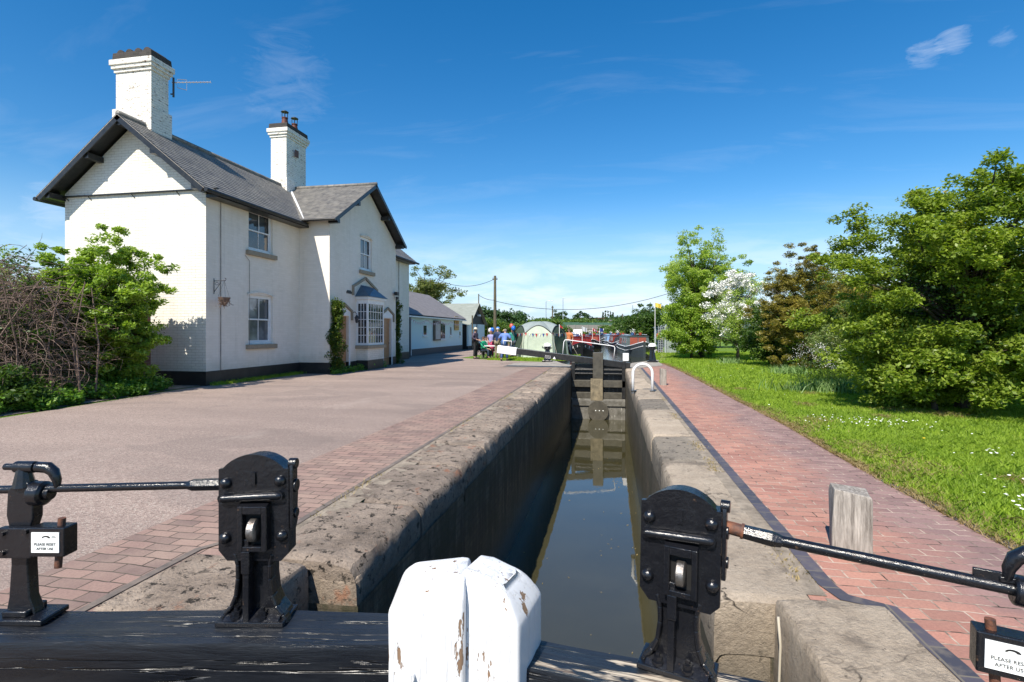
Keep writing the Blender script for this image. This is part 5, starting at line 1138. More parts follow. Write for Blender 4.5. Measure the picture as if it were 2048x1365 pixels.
    if hair is not None:
        mb = MB(); mb.sphere(tuple(hd+up*.045-fw*.02), (.094, .10, .085), 12, 8)
        if longhair: mb.tube([hd+up*.03-fw*.05, hd-up*.08-fw*.06, hd-up*.2-fw*.05], [.08, .085, .05], 10)
        mb.build('hair', hair, T, smooth=True)
    if hat is not None:
        c = hd+up*.07; mb = MB()
        if hatkind == 'brim': mb.lathe(tuple(c), [(.17, -.01), (.172, .0), (.10, .012), (.095, .06), (.07, .10), (.01, .11)], 16)
        else: mb.sphere(tuple(c), (.098, .104, .09), 12, 5, True); mb.box(tuple(c+fw*.12), (.13, .1, .012))
        mb.build('hat', hat, T, smooth='auto')
    T.location = loc; T.rotation_euler = (0, 0, rz); T.scale = (h, h, h); return T
def sit(d=None):
    P = {}; z = -.48
    for k in ('pel', 'sp', 'ch', 'nk', 'hd', 'tp', 'shl', 'shr'): P[k] = tuple(Vector(BASE[k])+Vector((0, .02, z)))
    for s, n in ((-1, 'l'), (1, 'r')): P.update({'hp'+n: (s*.09, 0, .46), 'kn'+n: (s*.13, -.42, .50), 'an'+n: (s*.12, -.40, .09), 'to'+n: (s*.13, -.57, .045), 'el'+n: (s*.24, -.06, .68), 'wr'+n: (s*.14, -.28, .62)})
    P.update(d or {}); return P
W_ = solid
def armsbent(): return {'ell': (-.27, .04, 1.17), 'wrl': (-.17, -.2, 1.08), 'elr': (.27, .04, 1.17), 'wrr': (.12, -.22, 1.05)}
human('man in a white brimmed hat and dark purple shirt, standing leftmost in the group', (-7.5, 28.72, 0), R(75), armsbent(), W_('purple_shirt', (.06, .045, .075)), W_('black_trousers', (.012, .012, .014)), W_('grey_hair', (.2, .18, .16)), hat=W_('cream_hat', (.6, .56, .45)), hatkind='brim', sleeve=.95)
human('seated person in a bright green top with dark braces, in a folding chair', (-7.12, 29.1, 0), R(70), sit({'wrl': (-.16, -.42, .56), 'wrr': (.12, -.45, .55)}), W_('green_top', (.0, .33, .17)), W_('navy_jeans', (.02, .04, .07)), W_('brown_hair', (.08, .045, .03)), sleeve=.95)
human('woman in a black and white patterned top sitting behind the white table', (-7.25, 30.2, 0), R(10), sit(), W_('patterned_top', (.35, .35, .34)), W_('black_trousers', (.01, .01, .01)), W_('dark_hair', (.04, .025, .02)), longhair=True, sleeve=.35)
human('woman in a lavender top and pink skirt, beside the white table', (-6.85, 29.8, 0), R(-5), {**armsbent(), 'wrl': (-.05, -.22, 1.0)}, W_('lavender_top', (.27, .27, .5)), W_('pink_skirt', (.45, .05, .12)), W_('auburn_hair', (.25, .1, .05)), skirt=True, sleeve=.3, h=.92, longhair=True)
human('man in a navy jumper, khaki trousers and blue cap, back to the camera', (-6.15, 28.45, 0), R(160), {'wrl': (-.2, -.2, 1.0), 'ell': (-.28, .0, 1.16)}, W_('navy_jumper', (.012, .03, .09)), W_('khaki_trousers', (.22, .19, .12)), W_('white_hair', (.55, .53, .5)), hat=W_('blue_cap', (.05, .2, .6)), hatkind='cap', sleeve=.98, h=1.02)
human('person in a straw hat half hidden between the navy and blue-shirted men', (-6.0, 29.6, 0), R(170), {}, W_('dark_green_top', (.03, .06, .05)), W_('black_trousers', (.01, .01, .01)), W_('brown_hair', (.08, .045, .03)), hat=W_('straw_hat', (.6, .45, .2)), hatkind='brim', sleeve=.9, h=.94)
lean = {'sp': (0, -.05, 1.12), 'ch': (0, -.13, 1.31), 'nk': (0, -.19, 1.44), 'hd': (0, -.25, 1.54), 'tp': (0, -.27, 1.65), 'shl': (-.19, -.14, 1.39), 'shr': (.19, -.14, 1.39), 'ell': (-.33, -.12, 1.13), 'wrl': (-.27, -.34, 1.0), 'elr': (.33, -.12, 1.13), 'wrr': (.27, -.34, 1.0), 'knl': (-.11, -.12, .52), 'anl': (-.11, -.22, .09), 'tol': (-.12, -.38, .045), 'anr': (.12, .14, .09), 'tor': (.13, -.02, .045)}
human('man in a blue short-sleeved shirt and jeans, leaning behind the white beam end', (-5.5, 27.0, 0), R(176), lean, W_('blue_shirt', (.12, .22, .55)), W_('blue_jeans', (.03, .08, .2)), W_('grey_hair', (.2, .18, .16)), sleeve=.48, h=1.0)
human('red-haired person in a teal top standing at the left of the tent', (-5.75, 30.8, 0), R(20), {}, W_('teal_top', (.0, .2, .17)), W_('navy_jeans', (.02, .04, .07)), W_('red_hair', (.3, .07, .03)), longhair=True, sleeve=.6)
human('person in an orange top standing at the right of the tent', (-2.55, 32.6, 0), R(-20), {}, W_('orange_top', (.5, .16, .05)), W_('navy_jeans', (.02, .04, .07)), W_('brown_hair', (.08, .045, .03)), sleeve=.6)
human('person in a bright blue top beside the metal palisade fence', (3.65, 40.5, 0), R(120), armsbent(), W_('bright_blue_top', (.01, .17, .6)), W_('black_trousers', (.01, .01, .01)), W_('brown_hair', (.08, .045, .03)), sleeve=.95)
human('person in a red top at the bow of the dark narrowboat', (3.45, 40.0, 0), R(60), armsbent(), W_('red_top', (.4, .03, .03)), W_('navy_jeans', (.02, .04, .07)), W_('grey_hair', (.2, .18, .16)), sleeve=.45, h=.95)
human('person in a white shirt on the far towpath beside the red narrowboats', (-7.0, 52.0, 0), R(60), {}, W_('white_shirt', (.6, .6, .62)), W_('navy_jeans', (.02, .04, .07)), W_('brown_hair', (.08, .045, .03)), sleeve=.45)
# furniture of the group
tb = thing('folding_table', 'small white folding table beside the seated person in green', 'table', (-6.55, 29.0, 0))
mb = MB(); mb.box((-6.55, 29.0, .72), (.9, .6, .035)); mb.build('table_top', M['white_gloss'], tb, bevel=.006)
for sx in (-1, 1):
    for sy in (-1, 1): mb = MB(); mb.tube([(-6.55+sx*.4, 29.0+sy*.25, .7), (-6.55+sx*.42, 29.0+sy*.26, 0)], .014, 6); mb.build('leg', M['pot_metal'], tb)
def chair(loc, rz, label):
    t = thing('folding_chair', label, 'chair'); fab = solid('black_canvas', (.015, .015, .02))
    mb = MB(); mb.box((0, 0, .42), (.46, .42, .03)); mb.build('seat', fab, t); mb = MB(); mb.box((0, .22, .66), (.46, .03, .42)); mb.build('backrest', fab, t)
    for sx in (-1, 1):
        for a, b in (((sx*.22, -.2, 0), (sx*.22, .2, .44)), ((sx*.22, .2, 0), (sx*.22, -.2, .44))): mb = MB(); mb.tube([a, b], .012, 6); mb.build('leg', M['pot_metal'], t)
        mb = MB(); mb.tube([(sx*.24, .22, .62), (sx*.24, -.2, .62), (sx*.24, -.2, .42)], .012, 6); mb.build('armrest', M['pot_metal'], t)
    t.location = loc; t.rotation_euler = (0, 0, rz); return t
chair((-7.16, 29.08, 0), R(70), 'black canvas folding chair under the seated person in green'); chair((-7.27, 30.25, 0), R(10), 'black canvas folding chair behind the white table, under the woman in patterned top')
def balloon(loc, m, label):
    t = thing('balloon', label, 'balloon', loc, 'balloons at the boat gathering'); mb = MB(); mb.sphere(loc, (.13, .13, .16), 12, 8); mb.tube([(loc[0], loc[1], loc[2]-.155), (loc[0], loc[1], loc[2]-.19)], [.012, .025], 6); mb.build('balloon_skin', m, t, smooth=True)
    mb = MB(); mb.tube([(loc[0], loc[1], loc[2]-.18), (loc[0]+.03, loc[1], loc[2]-.5), (loc[0], loc[1], loc[2]-.9)], .004, 4); mb.build('string', M['rope'], t)
bb_ = solid('blue_balloon', (.02, .15, .6), .2); balloon((-5.6, 30.2, 1.72), bb_, 'blue balloon at the left corner of the tent roof'); balloon((-6.95, 30.6, 1.62), bb_, 'blue balloon above the woman in lavender'); balloon((-7.1, 30.7, 1.6), solid('white_balloon', (.7, .7, .7), .2), 'white balloon above the woman in the patterned top'); balloon((-5.75, 30.4, 1.85), solid('red_balloon', (.6, .12, .08), .2), 'red balloon behind the blue one by the tent')

# ------------------------------------------------------------------ tent
TX, TY = -4.18, 31.15; tn = thing('gazebo_tent', 'pale green dome gazebo tent with black hoops and red white bunting on the grass', 'tent', (TX, TY, 0))
rg, re_ = 1.72, 1.55; trot = R(4)
def hx(k, r, z): a = trot+R(-120+60*k); return Vector((TX+r*math.cos(a), TY+r*math.sin(a), z))
for k in range(6):
    a, b, c, d = hx(k, rg, 0), hx(k+1, rg, 0), hx(k+1, re_, 1.42), hx(k, re_, 1.42)
    mb = MB(); nrm = ((a+b)/2-Vector((TX, TY, 0))).normalized(); seed = k
    def fn(u, v):
        p = a.lerp(b, u).lerp(d.lerp(c, u), v); top = .40*math.sin(math.pi*u)*max(0, v-.0) if False else 0
        return tuple(p+nrm*(.035*mn.noise(Vector((u*3+seed, v*3, 0)))-.03*math.sin(math.pi*u)*math.sin(math.pi*v)))
    mb.grid(fn, 10, 10); mb.grid(lambda u, v: tuple(d.lerp(c, u)+Vector((0, 0, v*.46*math.sin(math.pi*u)))-nrm*v*.12*math.sin(math.pi*u)), 10, 3)
    nm = {0: 'front_panel', 5: 'side_panel', 1: 'side_panel'}.get(k, 'rear_panel'); mb.build(nm, M['tent_light'] if k in (0, 2, 4) else M['tent_dark'], tn, smooth=True)
    mb = MB(); mb.tube([tuple(d.lerp(c, u/12)+Vector((0, 0, .46*math.sin(math.pi*u/12)))-nrm*.12*math.sin(math.pi*u/12)) for u in range(13)], .028, 6); mb.tube([tuple(a), tuple(d)], .02, 6); mb.build('hoop', M['black_wood'], tn, smooth=True)
    mb = MB(); w = .16
    mb.add([a+nrm*.02, a.lerp(b, .14)+nrm*.03, d.lerp(c, .12)+nrm*.03, d+nrm*.02], [(0, 1, 2, 3)]); mb.add([b+nrm*.02, b.lerp(a, .14)+nrm*.03, c.lerp(d, .12)+nrm*.03, c+nrm*.02], [(0, 1, 2, 3)]); mb.build('leg_sleeve', M['tent_light'], tn)
    mb = MB(); ap = Vector((TX, TY, 2.12)); mb.grid(lambda u, v: tuple((d.lerp(c, u)+Vector((0, 0, .46*math.sin(math.pi*u)))-nrm*.12*math.sin(math.pi*u)).lerp(ap, v)+Vector((0, 0, .22*math.sin(math.pi*v)*(1-.5*math.sin(math.pi*u))))), 10, 8); mb.build('roof_panel', M['tent_grey'], tn, smooth=True)
    q = hx(k, rg+.6, 0)
    mb = MB(); mb.tube([tuple(d), tuple(q)], .008, 4); mb.build('guy_line', M['rope'], tn)
fb = thing('bunting', 'small red, white and blue flags strung along the tent eaves', 'bunting', (TX, TY, 1.45)); cols = [solid('flag_red', (.5, .03, .04)), solid('flag_white', (.7, .7, .7)), solid('flag_blue', (.03, .06, .3))]; ms = [MB(), MB(), MB()]; cd = MB()
for k in (5, 0, 1):
    a, b = hx(k, re_+.05, 1.47), hx(k+1, re_+.05, 1.47); cd.tube([a.lerp(b, i/8)-Vector((0, 0, .06*math.sin(math.pi*i/8))) for i in range(9)], .005, 4)
    for i in range(8):
        p = a.lerp(b, (i+.2)/8); q = a.lerp(b, (i+.75)/8); z = Vector((0, 0, .06*math.sin(math.pi*(i+.5)/8))); ms[i % 3].add([p-z, q-z, (p+q)/2-z-Vector((0, 0, .2))], [(0, 1, 2)])
for m_, c_ in zip(ms, cols): m_.each('pennant', c_, fb)
cd.build('cord', M['rope'], fb)
def flagpole(loc, h, flagm, label, s=.35, rz=.3):
    t = thing('flag', label, 'flag', loc); mb = MB(); x, y, z = loc; mb.tube([(x, y, z), (x, y, z+h)], .02, 6); mb.build('flagpole', M['white_gloss'], t)
    mb = MB(); mb.grid(lambda u, v: (x+u*s*1.5*math.cos(rz), y+u*s*1.5*math.sin(rz)+.04*math.sin(u*9), z+h-.02-v*s-u*.12), 8, 4); mb.build('flag_cloth', flagm, t, smooth=True)
flagpole((-2.95, 30.6, 1.2), .75, cols[0], 'small red and white flag at the right corner of the tent', .12); flagpole((3.05, 38.3, 0), 3.6, solid('yellow_flag', (.75, .55, .08)), 'yellow flag on a tall thin white pole above the moored boats', .3)

# ------------------------------------------------------------------ narrowboats
def narrowboat(label, loc, rz, hull, cabin, trim, L=14, cabin2=None, cratch=None, name_board=None, flowers=True, roofm=None):
    t = thing('narrowboat', label, 'boat'); B = 1.03
    def hw(y): return B*min(1, max(.02, (y/3.2)))**.62 if y < 3.2 else (B if y < L-1.2 else B*math.sqrt(max(.0, 1-((y-L+1.2)/1.35)**2)))
    def zt(y): return .62+.42*max(0, 1-y/3.5)**1.6+.12*max(0, (y-L+3)/3)
    ys = [0, .15, .4, .8, 1.3, 2, 2.8, 3.5]+[3.5+(L-5)*i/8 for i in range(1, 9)]+[L-1.1, L-.7, L-.35, L-.08, L]
    vs = []; fs = []; sec = 8
    for y in ys:
        w = max(hw(y), .015); z1 = zt(y)
        vs += [(-w*.9, y+(.35*(1-y/3) if y < 3 else 0), -.4), (-w, y, .1), (-w, y, z1), (-w+.07, y+.02, z1), (w-.07, y+.02, z1), (w, y, z1), (w, y, .1), (w*.9, y+(.35*(1-y/3) if y < 3 else 0), -.4)]
    n = len(ys)
    for i in range(n-1):
        for k in (0, 1, 2, 4, 5, 6): fs.append((i*8+k, i*8+k+1, (i+1)*8+k+1, (i+1)*8+k))
    fs.append(tuple(range(8))); fs.append(tuple((n-1)*8+k for k in range(7, -1, -1)))
    mb = MB(); mb.add(vs, fs); mb.build('hull', hull, t, smooth='auto')
    mb = MB(); mb.add([(-.9, 1.6, .45), (.9, 1.6, .45), (B-.1, L-.6, .5), (-B+.1, L-.6, .5)], [(0, 1, 2, 3)]); mb.add([(0, .3, .92), (-.72, 1.9, .62), (.72, 1.9, .62)], [(0, 1, 2)]); mb.build('deck', cabin, t)
    for s in (-1, 1):
        mb = MB(); mb.tube([(s*hw(y), y, zt(y)) for y in ys], .035, 6); mb.tube([(s*(hw(y)+.012), y, zt(y)-.3) for y in ys], .025, 5); mb.build('gunwale_trim', trim, t, smooth=True)
    y0, y1 = 3.8, L-1.8; mb = MB(); w0, w1 = .92, .80; zc = 1.42; rm = roofm or cabin
    mb.prism([(-w0, .6), (-w1, zc), (w1, zc), (w0, .6)], y0, y1); cb_ = mb.build('cabin', cabin, t, bevel=.02)
    mb = MB(); mb.grid(lambda u, v: ((u-.5)*2*(w1+.04), y0-.06+(y1-y0+.12)*v, zc+.01+.07*math.cos((u-.5)*math.pi)), 8, 2); mb.bb(-w1-.04, w1+.04, y0-.07, y1+.05, zc-.03, zc+.015); mb.build('roof', rm, cb_)
    for s in (-1, 1):
        mb = MB(); mb.tube([(s*.68, y0+.1, zc+.11), (s*.68, y1-.1, zc+.11)], .018, 6); mb.build('handrail', trim, cb_)
        k = y0+.8
        while k < y1-1:
            xx = s*.875; mb = MB(); mb.T = Matrix.Translation((xx, k, 1.04)) @ Matrix.Rotation(s*R(-8), 4, 'Y'); mb.box((0, 0, 0), (.03, .62, .40)); w_ = mb.build('window', M['aluminium'], cb_)
            mb = MB(); mb.T = Matrix.Translation((xx+s*.012, k, 1.04)) @ Matrix.Rotation(s*R(-8), 4, 'Y'); mb.box((0, 0, 0), (.02, .54, .32)); mb.build('pane', M['glass'], w_); k += 1.7
        if cabin2: mb = MB(); mb.T = Matrix.Translation((s*.885, y1-1.6, .98)) @ Matrix.Rotation(s*R(-8), 4, 'Y'); mb.box((0, 0, 0), (.02, 2.2, .5)); mb.build('side_panel', cabin2, cb_)
    if cratch:
        mb = MB(); mb.prism([(-.85, .62), (-.62, 1.2), (0, 1.46), (.62, 1.2), (.85, .62)], 2.0, 3.78); mb.build('cratch_cover', cratch, t, bevel=.03)
        mb = MB(); mb.prism([(-.7, .72), (-.55, 1.14), (-.05, 1.34), (-.05, .72)], 1.97, 1.995); mb.prism([(.7, .72), (.55, 1.14), (.05, 1.34), (.05, .72)], 1.97, 1.995); mb.build('cratch_windows', M['glass'], t)
    else:
        mb = MB(); mb.bb(-.62, -.03, y0-.03, y0-.001, .66, 1.3); mb.bb(.03, .62, y0-.03, y0-.001, .66, 1.3); mb.build('front_doors', cabin2 or trim, t, bevel=.01)
    if name_board:
        for s in (-1, 1):
            mb = MB(); p0, p1 = Vector((s*(hw(.35)+.01), .35, zt(.35)-.10)), Vector((s*(hw(1.5)+.012), 1.5, zt(1.5)-.06)); mb.quad(p0, p1, p1-Vector((0, 0, .16)), p0-Vector((0, 0, .16))); mb.build('name_panel', name_board, t)
    if flowers:
        mb = MB(); mb.tube([(0, y0+3, zc+.05), (0, y0+3, zc+.42)], .055, 8); mb.build('chimney', M['pot_metal'], cb_)
        for k, y in enumerate((y0+.6, y0+1.6, y0+5)):
            mb = MB(); mb.lathe((.25*(-1)**k, y, zc+.07), [(.1, 0), (.14, .2)], 8); pp = mb.build('plant_pot', solid('pot_'+str(k % 2), ((.4, .05, .04), (.05, .12, .3))[k % 2]), cb_)
            P_ = rng.normal(size=(60, 3))*.1+np.array([.25*(-1)**k, y, zc+.36]); V, Fc = leaf_arrays(P_, .09, .05); rawmesh('pot_plant', V, Fc, (M['leaf_shrub'], M['blossom'])[k % 2], pp)
    t.location = loc; t.rotation_euler = (0, 0, rz); return t
HB = solid('black_hull', (.012, .012, .014), .3); WH = M['white_gloss']; RD = solid('boat_red', (.22, .018, .018), .3); GN = solid('boat_green', (.02, .07, .04), .3); BL = solid('boat_light_blue', (.22, .36, .55), .35); NV = solid('boat_navy', (.015, .02, .05), .3); GY = solid('boat_grey_green', (.10, .13, .13), .35); OR = solid('painted_roses', (.30, .07, .04), .5); CB = solid('black_cratch', (.012, .012, .015), .6)
narrowboat('black narrowboat with red cabin and white bow panels, nearest of the left-hand boats', (-2.15, 39.3, UZ), R(4), HB, RD, HB, 15, RD, None, WH)
narrowboat('dark green narrowboat with flowers on the roof, moored tight against the left bank', (-4.5, 42.5, UZ), R(2), HB, GN, WH, 15, RD, CB)
narrowboat('red narrowboat dressed with flags in the second row of moored boats', (-1.9, 57, UZ), R(3), HB, RD, WH, 15, OR, None)
narrowboat('dark narrowboat moored farthest along the left bank below the bridge', (-.7, 75, UZ), R(4), HB, NV, WH, 16, GN, CB)
narrowboat('dark grey-green narrowboat with white-edged bow moored against the right bank', (2.35, 38.6, UZ+.1), R(4), solid('slate_hull', (.05, .065, .075), .3), GY, WH, 12.5, OR, None)
narrowboat('narrowboat with a black front cover and red painted panels behind the grey-green boat', (1.25, 52.5, UZ+.05), R(3), NV, solid('maroon_cabin', (.20, .03, .02), .35), WH, 13, OR, CB)
narrowboat('light blue narrowboat farther along the right bank', (.7, 67.5, UZ), R(5), NV, BL, WH, 15, BL, None)
# flags on the boats
for k, (x, y, c_, lb) in enumerate(((-2.2, 41.2, 1, 'white and red flag on the bow of the black and red narrowboat'), (-2.0, 58.6, 0, 'red flag flying above the red narrowboat'), (-1.2, 57.4, 2, 'blue flag flying beside the red narrowboat'))): flagpole((x, y, .2), 1.75, cols[c_], lb, .34, .8)
# strings of bunting along the moored boats
def bstring(a, b, n, label):
    a, b = Vector(a), Vector(b); t = thing('bunting', label, 'bunting', tuple(a)); ms = [MB(), MB(), MB()]; cd = MB(); f = lambda t_: a.lerp(b, t_)-Vector((0, 0, .35*math.sin(math.pi*t_)))
    cd.tube([f(i/12) for i in range(13)], .008, 4)
    for i in range(n): p, q = f((i+.1)/n), f((i+.75)/n); ms[i % 3].add([p, q, (p+q)/2-Vector((0, 0, .26))], [(0, 1, 2)])
    for m_, c_ in zip(ms, cols): m_.each('pennant', c_, t)
    cd.build('cord', M['rope'], t)
bstring((-2.2, 41.2, 1.95), (-3.0, 53.0, 1.9), 30, 'flag string running along the roof of the nearest red narrowboat'); bstring((-2.0, 58.6, 1.95), (-.7, 58, 1.95), 8, 'short flag string between the boats below the bridge')

# ------------------------------------------------------------------ bridge, poles, lamps, fence, vehicles
br = thing('canal_bridge', 'low flat road bridge with grey parapet and brick abutments at the canal end', 'bridge', (-5, 125, 0))
mb = MB(); mb.bb(-9.2, 1.2, 124, 132, 1.55, 2.1); mb.build('deck', M['concrete'], br, bevel=.05)
mb = MB(); mb.bb(-10.2, 2.6, 123.9, 124.1, 2.1, 3.1)
for k in range(9): mb.bb(-10+k*1.5, -9.7+k*1.5, 123.82, 123.9, 2.05, 3.15)
mb.build('parapet', solid('grey_parapet', (.2, .19, .17)), br)
mb = MB(); mb.bb(-12.5, -8.6, 123.6, 132, -.5, 2.1); mb.bb(-1.9, 2.8, 123.6, 132, -.5, 2.1); mb.each('abutment', M['brick_red'], br)
mb = MB(); mb.bb(-20, -8, 133, 133.1, 2.6, 3.9); mb.bb(-8, 4, 133, 133.1, 2.6, 3.8)
for k in range(13): mb.bb(-20+k*2, -19.9+k*2, 132.9, 133, 1, 4.0)
o = mb.build('green_mesh_fence', solid('green_mesh', (.05, .12, .08), .8)); tag(o, 'long green mesh fence on the embankment above the canal bridge', 'fence')
def pole(loc, h, r, label, arm=None):
    t = thing('telegraph_pole', label, 'pole', loc); x, y, z = loc; mb = MB(); mb.tube([(x, y, z), (x, y, z+h*.5), (x, y, z+h)], [r*1.15, r, r*.8], 10); mb.build('shaft', M['pole'], t, smooth='auto')
    mb = MB(); mb.box((x, y, z+h-.35), (.5, .08, .08)); [mb.tube([(x+s*.2, y, z+h-.32), (x+s*.2, y, z+h-.18)], .03, 6) for s in (-1, 1)]; mb.build('insulators', M['pot_metal'], t)
    for k in range(6): pass
    return t
def P2(px, py, D):
    r = (px-1024)/F; x, y = C(r*D, D); return (x, y, EYE-(py-664)*D/F)
a = P2(990, 552, 52); pole((a[0], a[1], 0), a[2], .15, 'tall wooden telegraph pole standing behind the group of people')
b = P2(1105, 612, 105); pole((b[0], b[1], 0), b[2], .15, 'distant wooden telegraph pole to the right of the tent')
c = P2(1245, 636, 105); pole((c[0], c[1], 0), c[2]+.8, .12, 'far slim pole above the trees right of the canal')
def wire(p, q, sag, label):
    p, q = Vector(p), Vector(q); mb = MB(); mb.tube([p.lerp(q, i/24)-Vector((0, 0, sag*4*(i/24)*(1-i/24))) for i in range(25)], .022, 4); o = mb.build('overhead_wire', M['wire']); tag(o, label, 'cable')
wire((a[0], a[1], a[2]-.3), P2(870, 556, 54), .8, 'sagging overhead wire from the tall pole to the tree behind the cottage'); wire((-11.8, 46.35, 4.85), (a[0], a[1], a[2]-2.4), .15, 'short overhead wire from the shed pole to the tall telegraph pole'); wire((a[0], a[1], a[2]-2.5), P2(1335, 588, 50), 1.15, 'long sagging overhead wire crossing above the canal')
def lamp(loc, h, label, s=1, r=.09, pale=True):
    t = thing('street_lamp', label, 'street lamp', loc, 'street lamps on the far road'); x, y, z = loc; mb = MB(); mb.tube([(x, y, z), (x, y, z+h-.4), (x+s*.15, y, z+h-.05), (x+s*1.2, y, z+h)], [r, r*.7, r*.6, r*.5], 8); mb.build('column', M['galv'], t, smooth='auto')
    mb = MB(); mb.box((x+s*1.6, y, z+h-.02), (.95, .3, .16)); mb.build('lamp_head', M['galv'], t, bevel=.04)
for px, py, D, s, lb in ((1126, 597, 150, .15, 'tallest street lamp above the trees right of the tent'), (1265, 609, 125, 1, 'street lamp above the hedge near the flag pole'), (1092, 602, 150, 1, 'pale street lamp left of the distant telegraph pole')):
    q = P2(px, py, D); lamp((q[0], q[1], 0), q[2], lb, s, .13)
# palisade fence
fn_ = thing('palisade_fence', 'galvanised steel palisade fence beside the boats behind the leafy bush', 'fence', (3.2, 38, 0)); mb = MB()
P0, P1 = Vector((3.75, 38.6, 0)), Vector((7.2, 41.5, 0)); n = 34
for i in range(n+1):
    p = P0.lerp(P1, i/n); mb.box((p.x, p.y, .96), (.07, .02, 1.88)); mb.add([(p.x-.035, p.y, 1.9), (p.x+.035, p.y, 1.9), (p.x, p.y, 1.98)], [(0, 1, 2)])
mb.build('pales', M['galv'], fn_)
mb = MB(); [mb.tube([tuple(P0+Vector((0, .03, z))), tuple(P1+Vector((0, .03, z)))], .025, 4) for z in (.35, 1.6)]; mb.each('rail', M['galv'], fn_)
mb = MB(); [mb.box((P0.lerp(P1, i/4).x+.06, P0.lerp(P1, i/4).y, .98), (.08, .06, 2.0)) for i in range(5)]; mb.each('post', M['galv'], fn_)
f2 = thing('steel_gate', 'galvanised steel ladder-like gate panel at the near end of the palisade fence', 'gate', (3.5, 38.4, 0)); mb = MB()
for x in (3.3, 3.45, 3.6): mb.tube([(x, 38.4, 0), (x, 38.4, 1.95)], .022, 6)
for k in range(15): mb.tube([(3.3, 38.4, .15+k*.12), (3.6, 38.4, .15+k*.12)], .012, 5)
mb.build('panel', M['galv'], f2)
bx = thing('grey_kiosk', 'small blue-grey kiosk behind the boats left of the palisade fence', 'kiosk', (4.8, 56, 0)); mb = MB(); mb.bb(4.4, 5.3, 55, 56.5, 0, 1.9); mb.build('cabinet', solid('kiosk_grey', (.16, .22, .26)), bx, bevel=.02); mb = MB(); mb.bb(4.3, 5.4, 54.9, 56.6, 1.9, 2.0); mb.build('roof', solid('kiosk_roof', (.2, .25, .28)), bx)
def car(loc, rz, m, label, van=False):
    t = thing('parked_car' if not van else 'parked_van', label, 'van' if van else 'car'); L, Wd, H = (4.8, 1.9, 2.0) if van else (4.2, 1.75, 1.42)
    prof = [(-L/2, .3), (-L/2, .75), (-L/2+.1, .85), (-L/2+1.0, .95), (-L/2+(1.5 if van else 1.9), H), (L/2-(.1 if van else .7), H), (L/2, .95 if not van else H-.2), (L/2, .3)]
    mb = MB(); mb.prism([(y, z) for y, z in prof], -Wd/2, Wd/2, 'yz'); b_ = mb.build('body', m, t, bevel=.08)
    mb = MB(); mb.add([(-Wd/2+.15, -L/2+1.02, 1.0), (Wd/2-.15, -L/2+1.02, 1.0), (Wd/2-.22, -L/2+(1.42 if van else 1.8), H-.1), (-Wd/2+.22, -L/2+(1.42 if van else 1.8), H-.1)], [(0, 1, 2, 3)])
    mb.T = Matrix.Translation((0, -.02, .015)); mb.build('windscreen', M['glass'], t)
    for s in (-1, 1):
        mb = MB(); mb.bb(s*(Wd/2+.005)-.004, s*(Wd/2+.005)+.004, -L/2+1.9, L/2-.9, .98, H-.18); mb.build('side_window', M['glass'], t)
        mb = MB(); mb.box((s*(Wd/2-.25), -L/2-.01, .68), (.3, .04, .16)); mb.build('headlight', M['label'], t)
        for y in (-L/2+.85, L/2-.85): mb = MB(); mb.tube([(s*(Wd/2-.2), y, .32), (s*(Wd/2+.01), y, .32)], .32, 16); w_ = mb.build('wheel', M['dark'], t, smooth='auto'); mb = MB(); mb.tube([(s*(Wd/2+.012), y, .32), (s*(Wd/2+.02), y, .32)], .19, 12); mb.build('rim', M['aluminium'], w_)
    t.location = loc; t.rotation_euler = (0, 0, rz)
q = P2(1157, 672, 112); car((q[0], q[1], 0), R(-5), WH, 'white van parked by the canal before the bridge', True); q = P2(1146, 673, 108); car((q[0]-.5, q[1], 0), R(8), solid('car_blue', (.1, .16, .25), .3), 'blue-grey car parked left of the white van')
for k, (px, D) in enumerate(((1102, 90), (1120, 95), (1134, 100))):
    q = P2(px+6, 676, D); car((q[0], q[1], 0), R(15+k*20), solid('car_%d' % k, ((.5, .5, .52), (.35, .02, .02), (.6, .6, .62))[k], .3), ('silver car parked nearest the tent beyond the grass', 'red car in the row of far parked cars', 'pale silver car parked left of the blue-grey car')[k])
# far buildings
fb_ = thing('far_house', 'distant red-roofed house just above the trees over the bridge', 'house', (0, 240, 0)); q = P2(1184, 640, 260); x, y = q[0], q[1]
mb = MB(); mb.bb(x-7, x+7, y, y+8, 0, 5.6); mb.build('walls', M['brick_red'], fb_); mb = MB(); mb.prism([(y-.5, 5.5), (y+8.5, 5.5), (y+4, 8.6)], x-7.5, x+7.5, 'yz'); mb.build('roof', M['terracotta'], fb_)
q = P2(1240, 650, 150); fw = thing('far_warehouse', 'pale grey flat building glimpsed through the trees beyond the canal', 'building', (q[0], q[1], 0)); mb = MB(); mb.bb(q[0]-3, q[0]+4, q[1], q[1]+8, 0, 4.6); mb.build('walls', solid('pale_wall', (.45, .5, .52)), fw); mb = MB(); mb.bb(q[0]-3.2, q[0]+4.2, q[1]-.2, q[1]+8, 4.6, 4.9); mb.build('roof', M['felt'], fw)
# dirt, weeds and floating bits
P_ = np.column_stack([rng.uniform(-1.5, .5, 70), rng.uniform(3, 16, 70), np.full(70, WZ+.004)]); V, Fc = leaf_arrays(P_, .06, .02); V[:, 2] = WZ+.006+np.abs(V[:, 2]-WZ)*.06; setting(rawmesh('floating_debris', V, Fc, M['straw']), 'stuff')
